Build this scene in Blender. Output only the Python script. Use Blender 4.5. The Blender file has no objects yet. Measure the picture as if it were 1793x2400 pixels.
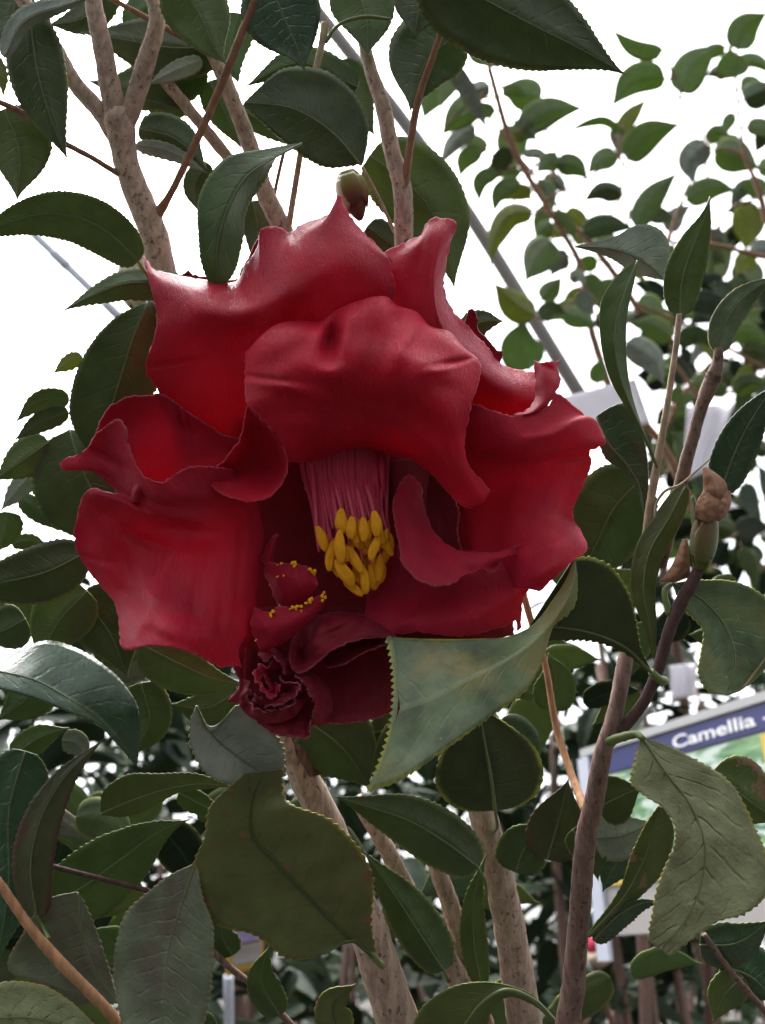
import bpy, math, random
import numpy as np
from mathutils import Vector, Matrix, noise as mnoise

random.seed(7)
SC = bpy.context.scene
COL = SC.collection

# ------------------------------------------------------------------ camera
W0, H0 = 1793.0, 2400.0
VF = math.radians(60)
FPX = (H0 / 2) / math.tan(VF / 2)
PITCH = math.radians(28)
CAM = Vector((0, 0, 1.5))
FW = Vector((0, math.cos(PITCH), math.sin(PITCH)))
RT = Vector((1, 0, 0))
UP = Vector((0, -math.sin(PITCH), math.cos(PITCH)))
D0 = 0.195                      # metres from the lens to the bloom
PX = D0 / FPX                   # one photo pixel at the bloom, in metres


def P(x, y, d):
    x, y, d = float(x), float(y), float(d)
    return CAM + d * (FW + (x - W0 / 2) / FPX * RT - (y - H0 / 2) / FPX * UP)


def PZ(x, y, z):
    return P(x, y, D0 + z * PX)


cam_d = bpy.data.cameras.new('camera')
cam_d.sensor_fit = 'VERTICAL'
cam_d.sensor_height = 24
cam_d.lens = 12 / math.tan(VF / 2)
cam_d.clip_start = 0.01
cam_d.clip_end = 500
cam_d.dof.use_dof = True
cam_d.dof.focus_distance = D0 * 1.0
cam_d.dof.aperture_fstop = cam_d.lens / 1.35
cam = bpy.data.objects.new('camera', cam_d)
COL.objects.link(cam)
cam.location = CAM
cam.rotation_euler = (math.radians(90) + PITCH, 0, 0)
SC.camera = cam

# ------------------------------------------------------------------ light
SUN_EL, SUN_AZ = math.radians(72), math.radians(-35)     # azimuth from +Y (north), clockwise
SC.view_settings.view_transform = 'Standard'
SC.view_settings.look = 'None'
SC.view_settings.gamma = 1
SC.view_settings.exposure = 2.5
wd = bpy.data.worlds.new("World")
SC.world = wd
wd.use_nodes = True
nt = wd.node_tree
nt.nodes.clear()
sky = nt.nodes.new('ShaderNodeTexSky')
sky.sky_type = 'NISHITA'
sky.sun_disc = False
sky.sun_elevation = SUN_EL
sky.sun_rotation = SUN_AZ
sky.air_density = 1.0
sky.dust_density = 6.0
bw = nt.nodes.new('ShaderNodeRGBToBW')
tint = nt.nodes.new('ShaderNodeMix'); tint.data_type = 'RGBA'; tint.blend_type = 'MIX'
mul = nt.nodes.new('ShaderNodeMix'); mul.data_type = 'RGBA'; mul.blend_type = 'MULTIPLY'
mul.inputs[0].default_value = 1
mul.inputs[7].default_value = (0.985, 0.985, 1.0, 1)
tint.inputs[0].default_value = 0.9                      # grey white overcast
bg = nt.nodes.new('ShaderNodeBackground')
bg.inputs['Strength'].default_value = 0.15
wo = nt.nodes.new('ShaderNodeOutputWorld')
nt.links.new(sky.outputs[0], bw.inputs[0])
nt.links.new(sky.outputs[0], tint.inputs[6])
nt.links.new(bw.outputs[0], tint.inputs[7])
nt.links.new(tint.outputs[2], mul.inputs[6])
nt.links.new(mul.outputs[2], bg.inputs[0])
nt.links.new(bg.outputs[0], wo.inputs[0])

sl = bpy.data.lights.new('sun', 'SUN')
sl.energy = 0.6
sl.angle = math.radians(40)
sl.color = (1.0, 0.97, 0.93)
so = bpy.data.objects.new('sun', sl)
COL.objects.link(so)
sdir = Vector((math.sin(SUN_AZ) * math.cos(SUN_EL), math.cos(SUN_AZ) * math.cos(SUN_EL), math.sin(SUN_EL)))
so.rotation_euler = (-sdir).to_track_quat('-Z', 'Y').to_euler()
so.location = (0, 0, 6)
SC.cycles.max_bounces = 8
SC.cycles.transmission_bounces = 6


# ------------------------------------------------------------------ node helpers
class N:
    def __init__(s, name):
        s.m = bpy.data.materials.new(name)
        s.m.use_nodes = True
        s.t = s.m.node_tree
        s.t.nodes.clear()
        s.out = s.t.nodes.new('ShaderNodeOutputMaterial')

    def n(s, typ, **kw):
        nd = s.t.nodes.new('ShaderNode' + typ)
        for k, v in kw.items():
            setattr(nd, k, v)
        return nd

    def set(s, sock, v):
        if hasattr(v, 'is_linked') or isinstance(v, bpy.types.NodeSocket):
            s.t.links.new(v, sock)
        else:
            if isinstance(v, (tuple, list)) and len(v) == 3 and sock.type == 'RGBA':
                v = (*v, 1)
            sock.default_value = v

    def math(s, op, a, b=0.0, clamp=False):
        nd = s.n('Math', operation=op, use_clamp=clamp)
        s.set(nd.inputs[0], a); s.set(nd.inputs[1], b)
        return nd.outputs[0]

    def ramp(s, f, lo, hi):
        nd = s.n('MapRange', clamp=True, interpolation_type='SMOOTHSTEP')
        s.set(nd.inputs[0], f); nd.inputs[1].default_value = lo; nd.inputs[2].default_value = hi
        return nd.outputs[0]

    def mix(s, f, a, b, blend='MIX'):
        nd = s.n('Mix', data_type='RGBA', blend_type=blend)
        s.set(nd.inputs[0], f); s.set(nd.inputs[6], a); s.set(nd.inputs[7], b)
        return nd.outputs[2]

    def noise(s, scale, vec=None, detail=3, rough=0.55, dist=0.0):
        nd = s.n('TexNoise')
        nd.inputs['Scale'].default_value = scale
        nd.inputs['Detail'].default_value = detail
        nd.inputs['Roughness'].default_value = rough
        nd.inputs['Distortion'].default_value = dist
        if vec is not None:
            s.set(nd.inputs['Vector'], vec)
        return nd.outputs[0]

    def obj(s):
        return s.n('TexCoord').outputs['Object']

    def geo(s):
        return s.n('NewGeometry').outputs['Position']

    def attr(s, name):
        return s.n('Attribute', attribute_name=name).outputs['Fac']

    def mapping(s, vec, scale):
        nd = s.n('Mapping')
        s.set(nd.inputs[0], vec); nd.inputs[3].default_value = scale
        return nd.outputs[0]

    def bump(s, h, strength, dist):
        nd = s.n('Bump')
        nd.inputs['Strength'].default_value = strength
        nd.inputs['Distance'].default_value = dist
        s.set(nd.inputs['Height'], h)
        return nd.outputs[0]

    def princ(s, color, rough=0.5, spec=0.5, normal=None, **kw):
        nd = s.n('BsdfPrincipled')
        s.set(nd.inputs['Base Color'], color)
        s.set(nd.inputs['Roughness'], rough)
        s.set(nd.inputs['Specular IOR Level'], spec)
        if normal is not None:
            s.set(nd.inputs['Normal'], normal)
        for k, v in kw.items():
            s.set(nd.inputs[k], v)
        return nd.outputs[0]

    def surf(s, sh):
        s.t.links.new(sh, s.out.inputs['Surface'])
        return s.m

    def transl(s, sh, color, w, normal=None):
        tr = s.n('BsdfTranslucent')
        s.set(tr.inputs[0], color)
        if normal is not None:
            s.set(tr.inputs[1], normal)
        mx = s.n('MixShader')
        s.set(mx.inputs[0], w)
        s.t.links.new(sh, mx.inputs[1]); s.t.links.new(tr.outputs[0], mx.inputs[2])
        return mx.outputs[0]


def petal_mat(name, base, tcol, tw, rough=0.45, sheen=0.35):
    k = N(name)
    uv = k.n('UVMap').outputs[0]
    g = k.geo()
    big = k.noise(90, g, 3)
    fib = k.noise(6, k.mapping(uv, (1.5, 26, 1)), 4, 0.6)
    fine = k.noise(2600, g, 2)
    col = k.mix(k.ramp(big, 0.3, 0.7), tuple(c * 0.80 for c in base), tuple(min(1, c * 1.15) for c in base))
    col = k.mix(k.math('MULTIPLY', k.ramp(fib, 0.45, 0.75), 0.30), col, (base[0] * 0.62, base[1] * .7, base[2] * 1.1))
    e = k.attr('edge')
    ragged = k.math('MULTIPLY', k.ramp(e, 0.55, 1.0), k.ramp(k.noise(1800, g, 2), 0.32, 0.62))
    col = k.mix(k.math('MULTIPLY', k.ramp(e, 0.1, 0.9), 0.25), col, (base[0] * .75, base[1] * .9, base[2] * 1.5))
    col = k.mix(k.math('MULTIPLY', ragged, 0.5), col, (0.46, 0.16, 0.18))
    rg = k.math('ADD', rough - 0.09, k.math('MULTIPLY', fib, 0.2))
    h = k.math('ADD', k.math('MULTIPLY', fib, 1.0), k.math('MULTIPLY', fine, 0.35))
    h = k.math('ADD', h, k.math('MULTIPLY', k.noise(330, g, 3), 1.1))
    cr_ = k.noise(4, k.mapping(uv, (2.5, 9, 1)), 4, 0.6, 0.8)
    h = k.math('ADD', h, k.math('MULTIPLY', k.ramp(k.math('ABSOLUTE', k.math('SUBTRACT', cr_, 0.5)), 0.0, 0.035), 0.9))
    nrm = k.bump(h, 0.36, 0.0007)
    sh = k.princ(col, rg, 0.24, nrm, **{'Sheen Weight': sheen, 'Sheen Roughness': 0.42,
                                        'Sheen Tint': (0.95, 0.22, 0.38, 1)})
    sh = k.transl(sh, tcol, tw, nrm)
    return k.surf(sh)


def leaf_mat(name, col, tcol, tw=0.25, rough=0.4, spec=0.5, edge=(0.20, 0.23, 0.035), edgew=0.8,
             veinc=None, veinw=0.35, veinb=0.5, spots=None, mott=None, vary=0.25, nv=11.0, slope=1.9):
    k = N(name)
    uv = k.n('UVMap').outputs[0]
    sx = k.n('SeparateXYZ'); k.set(sx.inputs[0], uv)
    u, v = sx.outputs[0], sx.outputs[1]
    o = k.obj()
    wob = k.noise(5, uv, 2)
    a = k.math('ABSOLUTE', k.math('MULTIPLY', k.math('SUBTRACT', v, 0.5), 2))
    s = k.math('SUBTRACT', k.math('MULTIPLY', u, nv), k.math('MULTIPLY', a, slope))
    s = k.math('ADD', s, k.math('MULTIPLY', wob, 0.8))
    vfade = k.ramp(k.noise(9, uv, 3), 0.35, 0.65)
    fr = k.math('ABSOLUTE', k.math('SUBTRACT', k.math('FRACT', s), 0.5))
    line = k.ramp(fr, 0.36, 0.5)
    fade = k.math('MULTIPLY', k.math('MULTIPLY', line, vfade), k.math('SUBTRACT', 1.0, k.math('MULTIPLY', a, 0.85)))
    midl = k.ramp(a, 0.07, 0.02)
    net = k.noise(26, k.mapping(uv, (2.2, 1, 1)), 4, 0.65)
    rnd = k.n('ObjectInfo').outputs['Random']
    c = k.mix(k.ramp(k.noise(120, o, 4, 0.6), 0.3, 0.72), tuple(x * (1 - vary) for x in col),
              tuple(min(1, x * (1 + vary)) for x in col))
    hs = k.n('HueSaturation')
    k.set(hs.inputs['Hue'], k.math('ADD', 0.482, k.math('MULTIPLY', rnd, 0.036)))
    k.set(hs.inputs['Value'], k.math('ADD', 0.82, k.math('MULTIPLY', rnd, 0.4)))
    k.set(hs.inputs['Color'], c)
    c = hs.outputs[0]
    if mott:
        mcol, mlo, mhi, msc = mott
        c = k.mix(k.ramp(k.noise(msc, o, 5, 0.62), mlo, mhi), c, mcol)
    if veinc:
        c = k.mix(k.math('MULTIPLY', k.math('MAXIMUM', k.math('MULTIPLY', fade, 0.55), midl), veinw), c, veinc)
    e = k.attr('edge')
    ew = k.math('MULTIPLY', k.ramp(e, 0.45, 0.95), k.ramp(k.noise(160, o, 2), 0.28, 0.6))
    c = k.mix(k.math('MULTIPLY', ew, edgew), c, edge)
    if spots:
        scol, ssc, thr, ebias = spots
        sp = k.noise(ssc, o, 4, 0.6)
        if ebias:
            sp = k.math('ADD', sp, k.math('MULTIPLY', k.ramp(a, 0.35, 1.0), ebias))
        sp = k.ramp(sp, thr, thr + 0.03)
        c = k.mix(k.math('MULTIPLY', sp, 0.85), c, scol)
    h = k.math('ADD', k.math('MULTIPLY', k.math('SUBTRACT', 1.0, fade), 0.55), k.math('MULTIPLY', net, 0.28))
    h = k.math('ADD', h, k.math('MULTIPLY', k.noise(240, o, 3), 0.7))
    nrm = k.bump(h, veinb * 0.75, 0.0006)
    rg = k.math('ADD', rough - 0.08, k.math('MULTIPLY', k.noise(210, o, 3), 0.2))
    sh = k.princ(c, rg, spec, nrm)
    tc = k.mix(k.math('MULTIPLY', k.math('MAXIMUM', fade, midl), 0.35), tcol, tuple(x * 0.55 for x in tcol))
    sh = k.transl(sh, tc, tw, nrm)
    return k.surf(sh)


def bark_mat(name, col, dark, stretch=(1, 1, 0.13), scale=620, spot=0.60, bump=0.9):
    k = N(name)
    o = k.obj()
    m = k.mapping(o, stretch)
    a = k.noise(scale, m, 5, 0.62)
    b = k.noise(scale * 0.30, k.mapping(o, (1, 1, 0.12)), 4)
    c = k.mix(k.ramp(a, 0.34, 0.68), tuple(x * 0.72 for x in col), tuple(min(1, x * 1.22) for x in col))
    c = k.mix(k.math('MULTIPLY', k.ramp(b, 0.42, 0.72), 0.5), c, tuple(x * 0.75 for x in col[:1]) + (col[1] * 0.8, col[2] * 0.72))
    sp = k.ramp(k.noise(scale * 1.6, k.mapping(o, (1, 1, 0.6)), 3, 0.7), spot, spot + 0.06)
    c = k.mix(k.math('MULTIPLY', sp, 0.75), c, dark)
    h = k.math('SUBTRACT', a, k.math('MULTIPLY', sp, 0.5))
    nrm = k.bump(h, bump, 0.0009)
    return k.surf(k.princ(c, 0.8, 0.25, nrm))


def plain_mat(name, col, rough=0.5, spec=0.4, var=0.12, scale=200, tw=0.0, tcol=None, bump=0.15, dist=0.0005):
    k = N(name)
    o = k.obj()
    n1 = k.noise(scale, o, 4)
    c = k.mix(n1, tuple(x * (1 - var) for x in col), tuple(min(1, x * (1 + var)) for x in col))
    nrm = k.bump(n1, bump, dist)
    sh = k.princ(c, rough, spec, nrm)
    if tw:
        sh = k.transl(sh, tcol or col, tw)
    return k.surf(sh)


def grad_mat(name, cols, rough=0.55, spec=0.3, noise_s=300, tw=0.0):
    """colour running along UV u, for buds and stalks that change colour from base to tip"""
    k = N(name)
    uv = k.n('UVMap').outputs[0]
    sx = k.n('SeparateXYZ'); k.set(sx.inputs[0], uv)
    f = k.math('ADD', sx.outputs[0], k.math('MULTIPLY', k.math('SUBTRACT', k.noise(noise_s, k.obj(), 4), 0.5), 0.35))
    cr = k.n('ValToRGB')
    el = cr.color_ramp.elements
    while len(el) < len(cols):
        el.new(0.5)
    for i, c in enumerate(cols):
        el[i].position = i / (len(cols) - 1)
        el[i].color = (*c, 1)
    k.set(cr.inputs[0], f)
    st = k.noise(8, k.mapping(uv, (1.2, 14, 1)), 3)
    c = k.mix(k.math('MULTIPLY', k.ramp(st, 0.4, 0.7), 0.35), cr.outputs[0], k.mix(0.6, cr.outputs[0], (0.0, 0.0, 0.0)))
    nrm = k.bump(st, 0.35, 0.0006)
    sh = k.princ(c, rough, spec, nrm)
    if tw:
        sh = k.transl(sh, cr.outputs[0], tw)
    return k.surf(sh)


# ------------------------------------------------------------------ geometry helpers
def curve(pts, n, mode='arc'):
    """n points along a smooth curve through pts (any dimension)"""
    p = np.array(pts, float)
    if len(p) == 1:
        return np.repeat(p, n, 0)
    seg = np.linalg.norm(np.diff(p, axis=0), axis=1) + 1e-9
    if mode == 'arc':
        k = np.concatenate([[0], np.cumsum(seg)])
    else:
        k = np.arange(len(p), dtype=float)
    m = np.zeros_like(p)
    dk = np.diff(k)
    sl_ = np.diff(p, axis=0) / dk[:, None]
    m[0], m[-1] = sl_[0], sl_[-1]
    if len(p) > 2:
        w = dk[:-1] / (dk[:-1] + dk[1:])
        m[1:-1] = sl_[:-1] * (1 - w)[:, None] + sl_[1:] * w[:, None]
    s = np.linspace(0, k[-1], n)
    i = np.clip(np.searchsorted(k, s, 'right') - 1, 0, len(p) - 2)
    h = dk[i]
    t = (s - k[i]) / h
    t, h = t[:, None], h[:, None]
    return ((2 * t**3 - 3 * t**2 + 1) * p[i] + (t**3 - 2 * t**2 + t) * h * m[i]
            + (-2 * t**3 + 3 * t**2) * p[i + 1] + (t**3 - t**2) * h * m[i + 1])


LOC = {}


def link(name, mesh, parent=None, origin=None):
    o = bpy.data.objects.new(name, mesh)
    COL.objects.link(o)
    w = Vector(origin) if origin is not None else Vector((0, 0, 0))
    LOC[o.name] = w
    if parent is not None:
        o.parent = parent
        o.location = w - LOC[parent.name]
    else:
        o.location = w
    return o


def tag(o, label=None, cat=None, group=None, kind=None):
    if label: o['label'] = label
    if cat: o['category'] = cat
    if group: o['group'] = group
    if kind: o['kind'] = kind
    return o


def thing(name, loc, label, cat, group=None):
    return tag(link(name, None, None, loc), label, cat, group)


def mesh_from(name, V, F, mat, uv=None, edge=None, smooth=True, origin=None):
    V = np.array([tuple(v) for v in V], float)
    if origin is not None:
        V = V - np.array(tuple(origin))
    me = bpy.data.meshes.new(name)
    me.from_pydata(V.tolist(), [], F)
    if uv is not None:
        l = me.uv_layers.new(name='UVMap')
        vi = np.zeros(len(me.loops), int)
        me.loops.foreach_get('vertex_index', vi)
        l.data.foreach_set('uv', np.array(uv, float)[vi].ravel())
    if edge is not None:
        at = me.attributes.new('edge', 'FLOAT', 'POINT')
        at.data.foreach_set('value', np.array(edge, float))
    if smooth:
        me.polygons.foreach_set('use_smooth', [True] * len(me.polygons))
    me.materials.append(mat)
    me.update()
    return me


def grid_faces(nu, nv, wrap=False, off=0):
    F = []
    for i in range(nu - 1):
        for j in range(nv if wrap else nv - 1):
            j2 = (j + 1) % nv
            F.append((off + i * nv + j, off + i * nv + j2, off + (i + 1) * nv + j2, off + (i + 1) * nv + j))
    return F


def fbm(x, y, z, s):
    v = Vector((x * s, y * s, z * s))
    return mnoise.noise(v) + 0.5 * mnoise.noise(v * 2.1 + Vector((3, 7, 1)))


def surface(rows, nu, nv, wav=4, wsc=0.012, dents=(), edges='lrtb', jit=2.5, seed=0.0, ew=9):
    """rows of control points (x, y, z in photo pixels at the bloom) -> grid of world points + uv + edge"""
    R = np.array([curve(r, nv) for r in rows])            # rows x nv x 3
    knots = np.linalg.norm(np.diff(R, axis=0), axis=2).mean(1)
    G = np.zeros((nu, nv, 3))
    k = np.concatenate([[0], np.cumsum(knots + 1e-6)])
    for j in range(nv):
        p = R[:, j]
        if len(p) == 2:
            t = np.linspace(0, 1, nu)[:, None]
            G[:, j] = p[0] * (1 - t) + p[1] * t
            continue
        dk = np.diff(k); s_ = np.diff(p, axis=0) / dk[:, None]
        m = np.zeros_like(p); m[0], m[-1] = s_[0], s_[-1]
        w = dk[:-1] / (dk[:-1] + dk[1:])
        m[1:-1] = s_[:-1] * (1 - w)[:, None] + s_[1:] * w[:, None]
        ss = np.linspace(0, k[-1], nu)
        i = np.clip(np.searchsorted(k, ss, 'right') - 1, 0, len(p) - 2)
        h = dk[i][:, None]; t = ((ss - k[i]) / dk[i])[:, None]
        G[:, j] = ((2*t**3-3*t**2+1)*p[i] + (t**3-2*t**2+t)*h*m[i] + (-2*t**3+3*t**2)*p[i+1] + (t**3-t**2)*h*m[i+1])
    du = np.linalg.norm(np.diff(G, axis=0), axis=2).mean()
    dv = np.linalg.norm(np.diff(G, axis=1), axis=2).mean()
    V, UV, E = [], [], []
    for i in range(nu):
        for j in range(nv):
            x, y, z = G[i, j]
            dist = 1e9
            if 't' in edges: dist = min(dist, i * du)
            if 'b' in edges: dist = min(dist, (nu - 1 - i) * du)
            if 'l' in edges: dist = min(dist, j * dv)
            if 'r' in edges: dist = min(dist, (nv - 1 - j) * dv)
            e = max(0.0, 1 - dist / ew)
            z += wav * fbm(x + seed * 91, y, z, wsc) + wav * 0.9 * e * mnoise.noise(Vector((x * .05, y * .05, seed)))
            for (cx, cy, rx, ry, ang, dz) in dents:
                ca, sa = math.cos(math.radians(ang)), math.sin(math.radians(ang))
                a, b = (x - cx) * ca + (y - cy) * sa, -(x - cx) * sa + (y - cy) * ca
                q = (a / rx) ** 2 + (b / ry) ** 2
                if q < 6:
                    z += dz * math.exp(-q)
            if e > 0 and jit:
                x += jit * e * mnoise.noise(Vector((x * .09, y * .09, seed + 5)))*1.4 + jit*.5*e*mnoise.noise(Vector((x*.3, y*.3, seed)))
                y += jit * e * mnoise.noise(Vector((x * .09, y * .09, seed + 9)))*1.4 + jit*.5*e*mnoise.noise(Vector((x*.3, y*.3, seed+3)))
            V.append(PZ(x, y, z))
            UV.append((i / (nu - 1), j / (nv - 1)))
            E.append(e)
    return V, UV, E


def tube(pts, rad, mat, name='branch', parent=None, seg=10, n=None, rough=0.06, origin=None, caps=True, rsc=0.02, closed_round=False):
    """pts: world points; rad: radii in metres at the control points"""
    pr = np.array([(*p, r) for p, r in zip([tuple(q) for q in pts], rad)])
    L = np.linalg.norm(np.diff(pr[:, :3], axis=0), axis=1).sum()
    if n is None:
        n = int(max(6, min(90, L / (max(rad) * 0.55))))
    c = curve(pr, n)
    V, UV, E = [], [], []
    T = np.gradient(c[:, :3], axis=0)
    ref = Vector((0.3, 0.9, 0.2)).normalized()
    prevx = None
    for i in range(n):
        t = Vector(T[i]).normalized()
        if prevx is None:
            x = t.cross(ref)
            if x.length < 1e-3: x = t.cross(Vector((1, 0, 0)))
            x.normalize()
        else:
            x = (prevx - t * prevx.dot(t)).normalized()
        prevx = x
        y = t.cross(x)
        r = max(c[i, 3], 1e-5)
        for j in range(seg):
            a = 2 * math.pi * j / seg
            p = Vector(c[i, :3])
            q = (p + (x * math.cos(a) + y * math.sin(a)) * r)
            rr = r * (1 + rough * mnoise.noise(q / max(r, 1e-4) * 0.6) * 1.6 + rough * .8 * mnoise.noise(q / max(r, 1e-4) * 1.7))
            V.append(p + (x * math.cos(a) + y * math.sin(a)) * rr)
            UV.append((i / (n - 1), j / seg)); E.append(0)
    F = grid_faces(n, seg, True)
    if caps:
        F.append(tuple(range(seg - 1, -1, -1)))
        F.append(tuple((n - 1) * seg + j for j in range(seg)))
    og = Vector(pts[0]) if origin is None else origin
    me = mesh_from(name, V, F, mat, UV, E, True, og)
    return link(name, me, parent, og)


def branch(pts, parent, mat, name='branch', z=None, label=None, seg=12, rough=0.06):
    """pts: (x, y, width px, z) in photo pixels; width is measured in the picture"""
    w, r = [], []
    for q in pts:
        x, y, wd_ = q[:3]
        zz = q[3] if len(q) > 3 else z
        w.append(PZ(x, y, zz))
        r.append(wd_ / 2 * PX * (D0 + zz * PX) / D0)
    o = tube(w, r, mat, name, parent, seg, rough=rough)
    if label: o['label'] = label
    return o


# ------------------------------------------------------------------ materials
M = {}
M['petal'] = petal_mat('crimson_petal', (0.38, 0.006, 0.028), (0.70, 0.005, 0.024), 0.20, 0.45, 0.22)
M['petal_shaded'] = petal_mat('shaded_petal', (0.17, 0.004, 0.012), (0.5, 0.006, 0.016), 0.06, 0.45, 0.25)  # darker petal copy; shadow of the flower centre put into the base colour
M['petal_glow'] = petal_mat('petal_lit_through', (0.50, 0.006, 0.027), (0.80, 0.006, 0.024), 0.30, 0.45, 0.20)  # brighter petal copy; light through the thin petal put into the base colour
M['filament'] = grad_mat('rose_filament', [(0.24, 0.006, 0.022), (0.62, 0.035, 0.09), (0.80, 0.12, 0.21)], 0.4, 0.35, 300, .15)
M['anther'] = plain_mat('yellow_anther', (0.95, 0.385, 0.018), 0.75, 0.2, 0.25, 700, 0.12, (0.95, 0.42, 0.02), 0.6, 0.0006)
M['pollen'] = plain_mat('pollen_yellow', (0.85, 0.42, 0.02), 0.8, 0.1, 0.15, 900)
VEIN = (0.16, 0.20, 0.08)
M['under'] = leaf_mat('leaf_underside', (0.074, 0.102, 0.023), (0.12, 0.20, 0.025), 0.24, 0.4, 0.5, veinc=(0.10, 0.13, 0.05))
M['dark'] = leaf_mat('leaf_dark_green', (0.047, 0.074, 0.020), (0.085, 0.155, 0.022), 0.2, 0.36, 0.5, veinc=(0.07, 0.11, 0.05))
M['gloss'] = leaf_mat('leaf_glossy_upper', (0.024, 0.065, 0.024), (0.05, 0.13, 0.02), 0.14, 0.26, 0.6, veinc=(0.10, 0.17, 0.10), veinw=.5, veinb=0.7, edgew=.4)
M['bright'] = leaf_mat('leaf_bright_backlit', (0.065, 0.10, 0.035), (0.12, 0.19, 0.04), 0.30, 0.45, 0.4, veinc=VEIN)
M['small'] = leaf_mat('leaf_small_backlit', (0.09, 0.12, 0.055), (0.20, 0.29, 0.08), 0.40, 0.45, 0.4, veinc=VEIN, nv=8)
M['yellow'] = leaf_mat('leaf_yellow_green', (0.12, 0.14, 0.03), (0.28, 0.32, 0.05), 0.35, 0.45, 0.4, veinc=VEIN, nv=8)
M['silver'] = leaf_mat('leaf_silvery', (0.20, 0.235, 0.19), (0.08, 0.12, 0.05), 0.15, 0.5, 0.4, veinc=(0.10, 0.13, 0.09), veinw=.5, veinb=0.9)
M['hero'] = leaf_mat('leaf_dull_sage', (0.112, 0.165, 0.080), (0.10, 0.17, 0.04), 0.12, 0.36, 0.5, edge=(0.36, 0.38, 0.05), edgew=1.0,
                     veinc=(0.30, 0.34, 0.18), veinw=0.3, veinb=0.55, vary=.4, mott=((0.22, 0.205, 0.07), 0.50, 0.72, 75), spots=((0.34, 0.37, 0.25), 210, 0.70, -0.03))
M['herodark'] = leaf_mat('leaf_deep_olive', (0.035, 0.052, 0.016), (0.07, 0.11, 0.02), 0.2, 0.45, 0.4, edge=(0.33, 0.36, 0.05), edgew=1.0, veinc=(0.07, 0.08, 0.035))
M['olive'] = leaf_mat('leaf_olive_rusty', (0.10, 0.12, 0.036), (0.12, 0.16, 0.03), 0.2, 0.42, 0.45, edge=(0.26, 0.23, 0.04), edgew=1.0,
                      veinc=(0.03, 0.055, 0.012), veinw=.55, spots=((0.19, 0.075, 0.045), 260, 0.655, 0.07))
M['pale'] = leaf_mat('leaf_pale_grey_green', (0.21, 0.23, 0.115), (0.12, 0.15, 0.05), 0.14, 0.55, 0.35, edge=(0.30, 0.25, 0.05), edgew=.9,
                     veinc=(0.20, 0.23, 0.12), veinw=.35, veinb=1.8, spots=((0.20, 0.10, 0.07), 170, 0.745, 0.05), nv=9)
M['grey'] = leaf_mat('leaf_weathered_grey', (0.105, 0.125, 0.075), (0.08, 0.11, 0.04), 0.14, 0.42, 0.5, edge=(0.2, 0.16, 0.06), edgew=.7,
                     veinc=(0.17, 0.2, 0.14), veinw=.4, veinb=.8, mott=((0.10, 0.085, 0.06), 0.5, 0.72, 85))
M['rust'] = leaf_mat('leaf_rust_scabbed', (0.070, 0.095, 0.025), (0.13, 0.18, 0.03), 0.2, 0.45, 0.4, edge=(0.30, 0.28, 0.05), edgew=1,
                     veinc=(0.09, 0.11, 0.04), spots=((0.24, 0.12, 0.09), 150, 0.58, 0.05))
M['redmargin'] = leaf_mat('leaf_purple_margin', (0.060, 0.072, 0.026), (0.10, 0.13, 0.03), 0.22, 0.45, 0.4, edge=(0.10, 0.04, 0.035), edgew=1,
                          veinc=(0.09, 0.10, 0.04), spots=((0.09, 0.04, 0.035), 120, 0.66, 0.22))
M['bgleaf_shaded'] = leaf_mat('leaf_background_shaded', (0.012, 0.021, 0.012), (0.015, 0.03, 0.01), 0.05, 0.55, 0.07, veinc=(0.05, 0.09, 0.05), edgew=.3)  # base darkened below true leaf colour to stand for canopy shade
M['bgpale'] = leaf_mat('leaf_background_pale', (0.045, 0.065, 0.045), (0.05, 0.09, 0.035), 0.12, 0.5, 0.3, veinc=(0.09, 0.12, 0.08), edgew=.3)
M['rib'] = plain_mat('midrib_green', (0.10, 0.13, 0.05), 0.5, 0.4, 0.2, 200)
M['ribdark'] = plain_mat('midrib_dark', (0.035, 0.055, 0.015), 0.5, 0.4, 0.2, 200)
M['stalk'] = plain_mat('leaf_stalk_green', (0.10, 0.14, 0.035), 0.5, 0.4, 0.2, 200)
M['stalky'] = plain_mat('leaf_stalk_yellow', (0.26, 0.30, 0.05), 0.5, 0.4, 0.2, 200)
M['bark'] = bark_mat('bark_tan', (0.35, 0.25, 0.195), (0.09, 0.06, 0.045))
M['barkbrown'] = bark_mat('bark_brown', (0.17, 0.105, 0.085), (0.04, 0.025, 0.02), spot=.6)
M['barkred'] = bark_mat('bark_reddish_twig', (0.22, 0.115, 0.07), (0.07, 0.04, 0.03), spot=.68, bump=.3)
M['barkdark'] = bark_mat('bark_dark_purple', (0.075, 0.042, 0.038), (0.02, 0.015, 0.015), spot=.66, bump=.35)
M['barkpale'] = bark_mat('bark_pale_twig', (0.34, 0.26, 0.18), (0.12, 0.08, 0.06), spot=.68, bump=.3)
M['twigorange'] = bark_mat('bark_orange_twig', (0.36, 0.19, 0.10), (0.12, 0.07, 0.05), spot=.64, bump=.4)


# ------------------------------------------------------------------ leaf builder
def prof(t, base=0.62, tip=1.0):
    # camellia leaf: broad in the middle, drawn out to a point
    if t >= 1: return 0.0
    return max(0.0, math.sin(math.pi * max(0, t) ** base)) ** (0.62 + 0.85 * tip * t * t)


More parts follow.
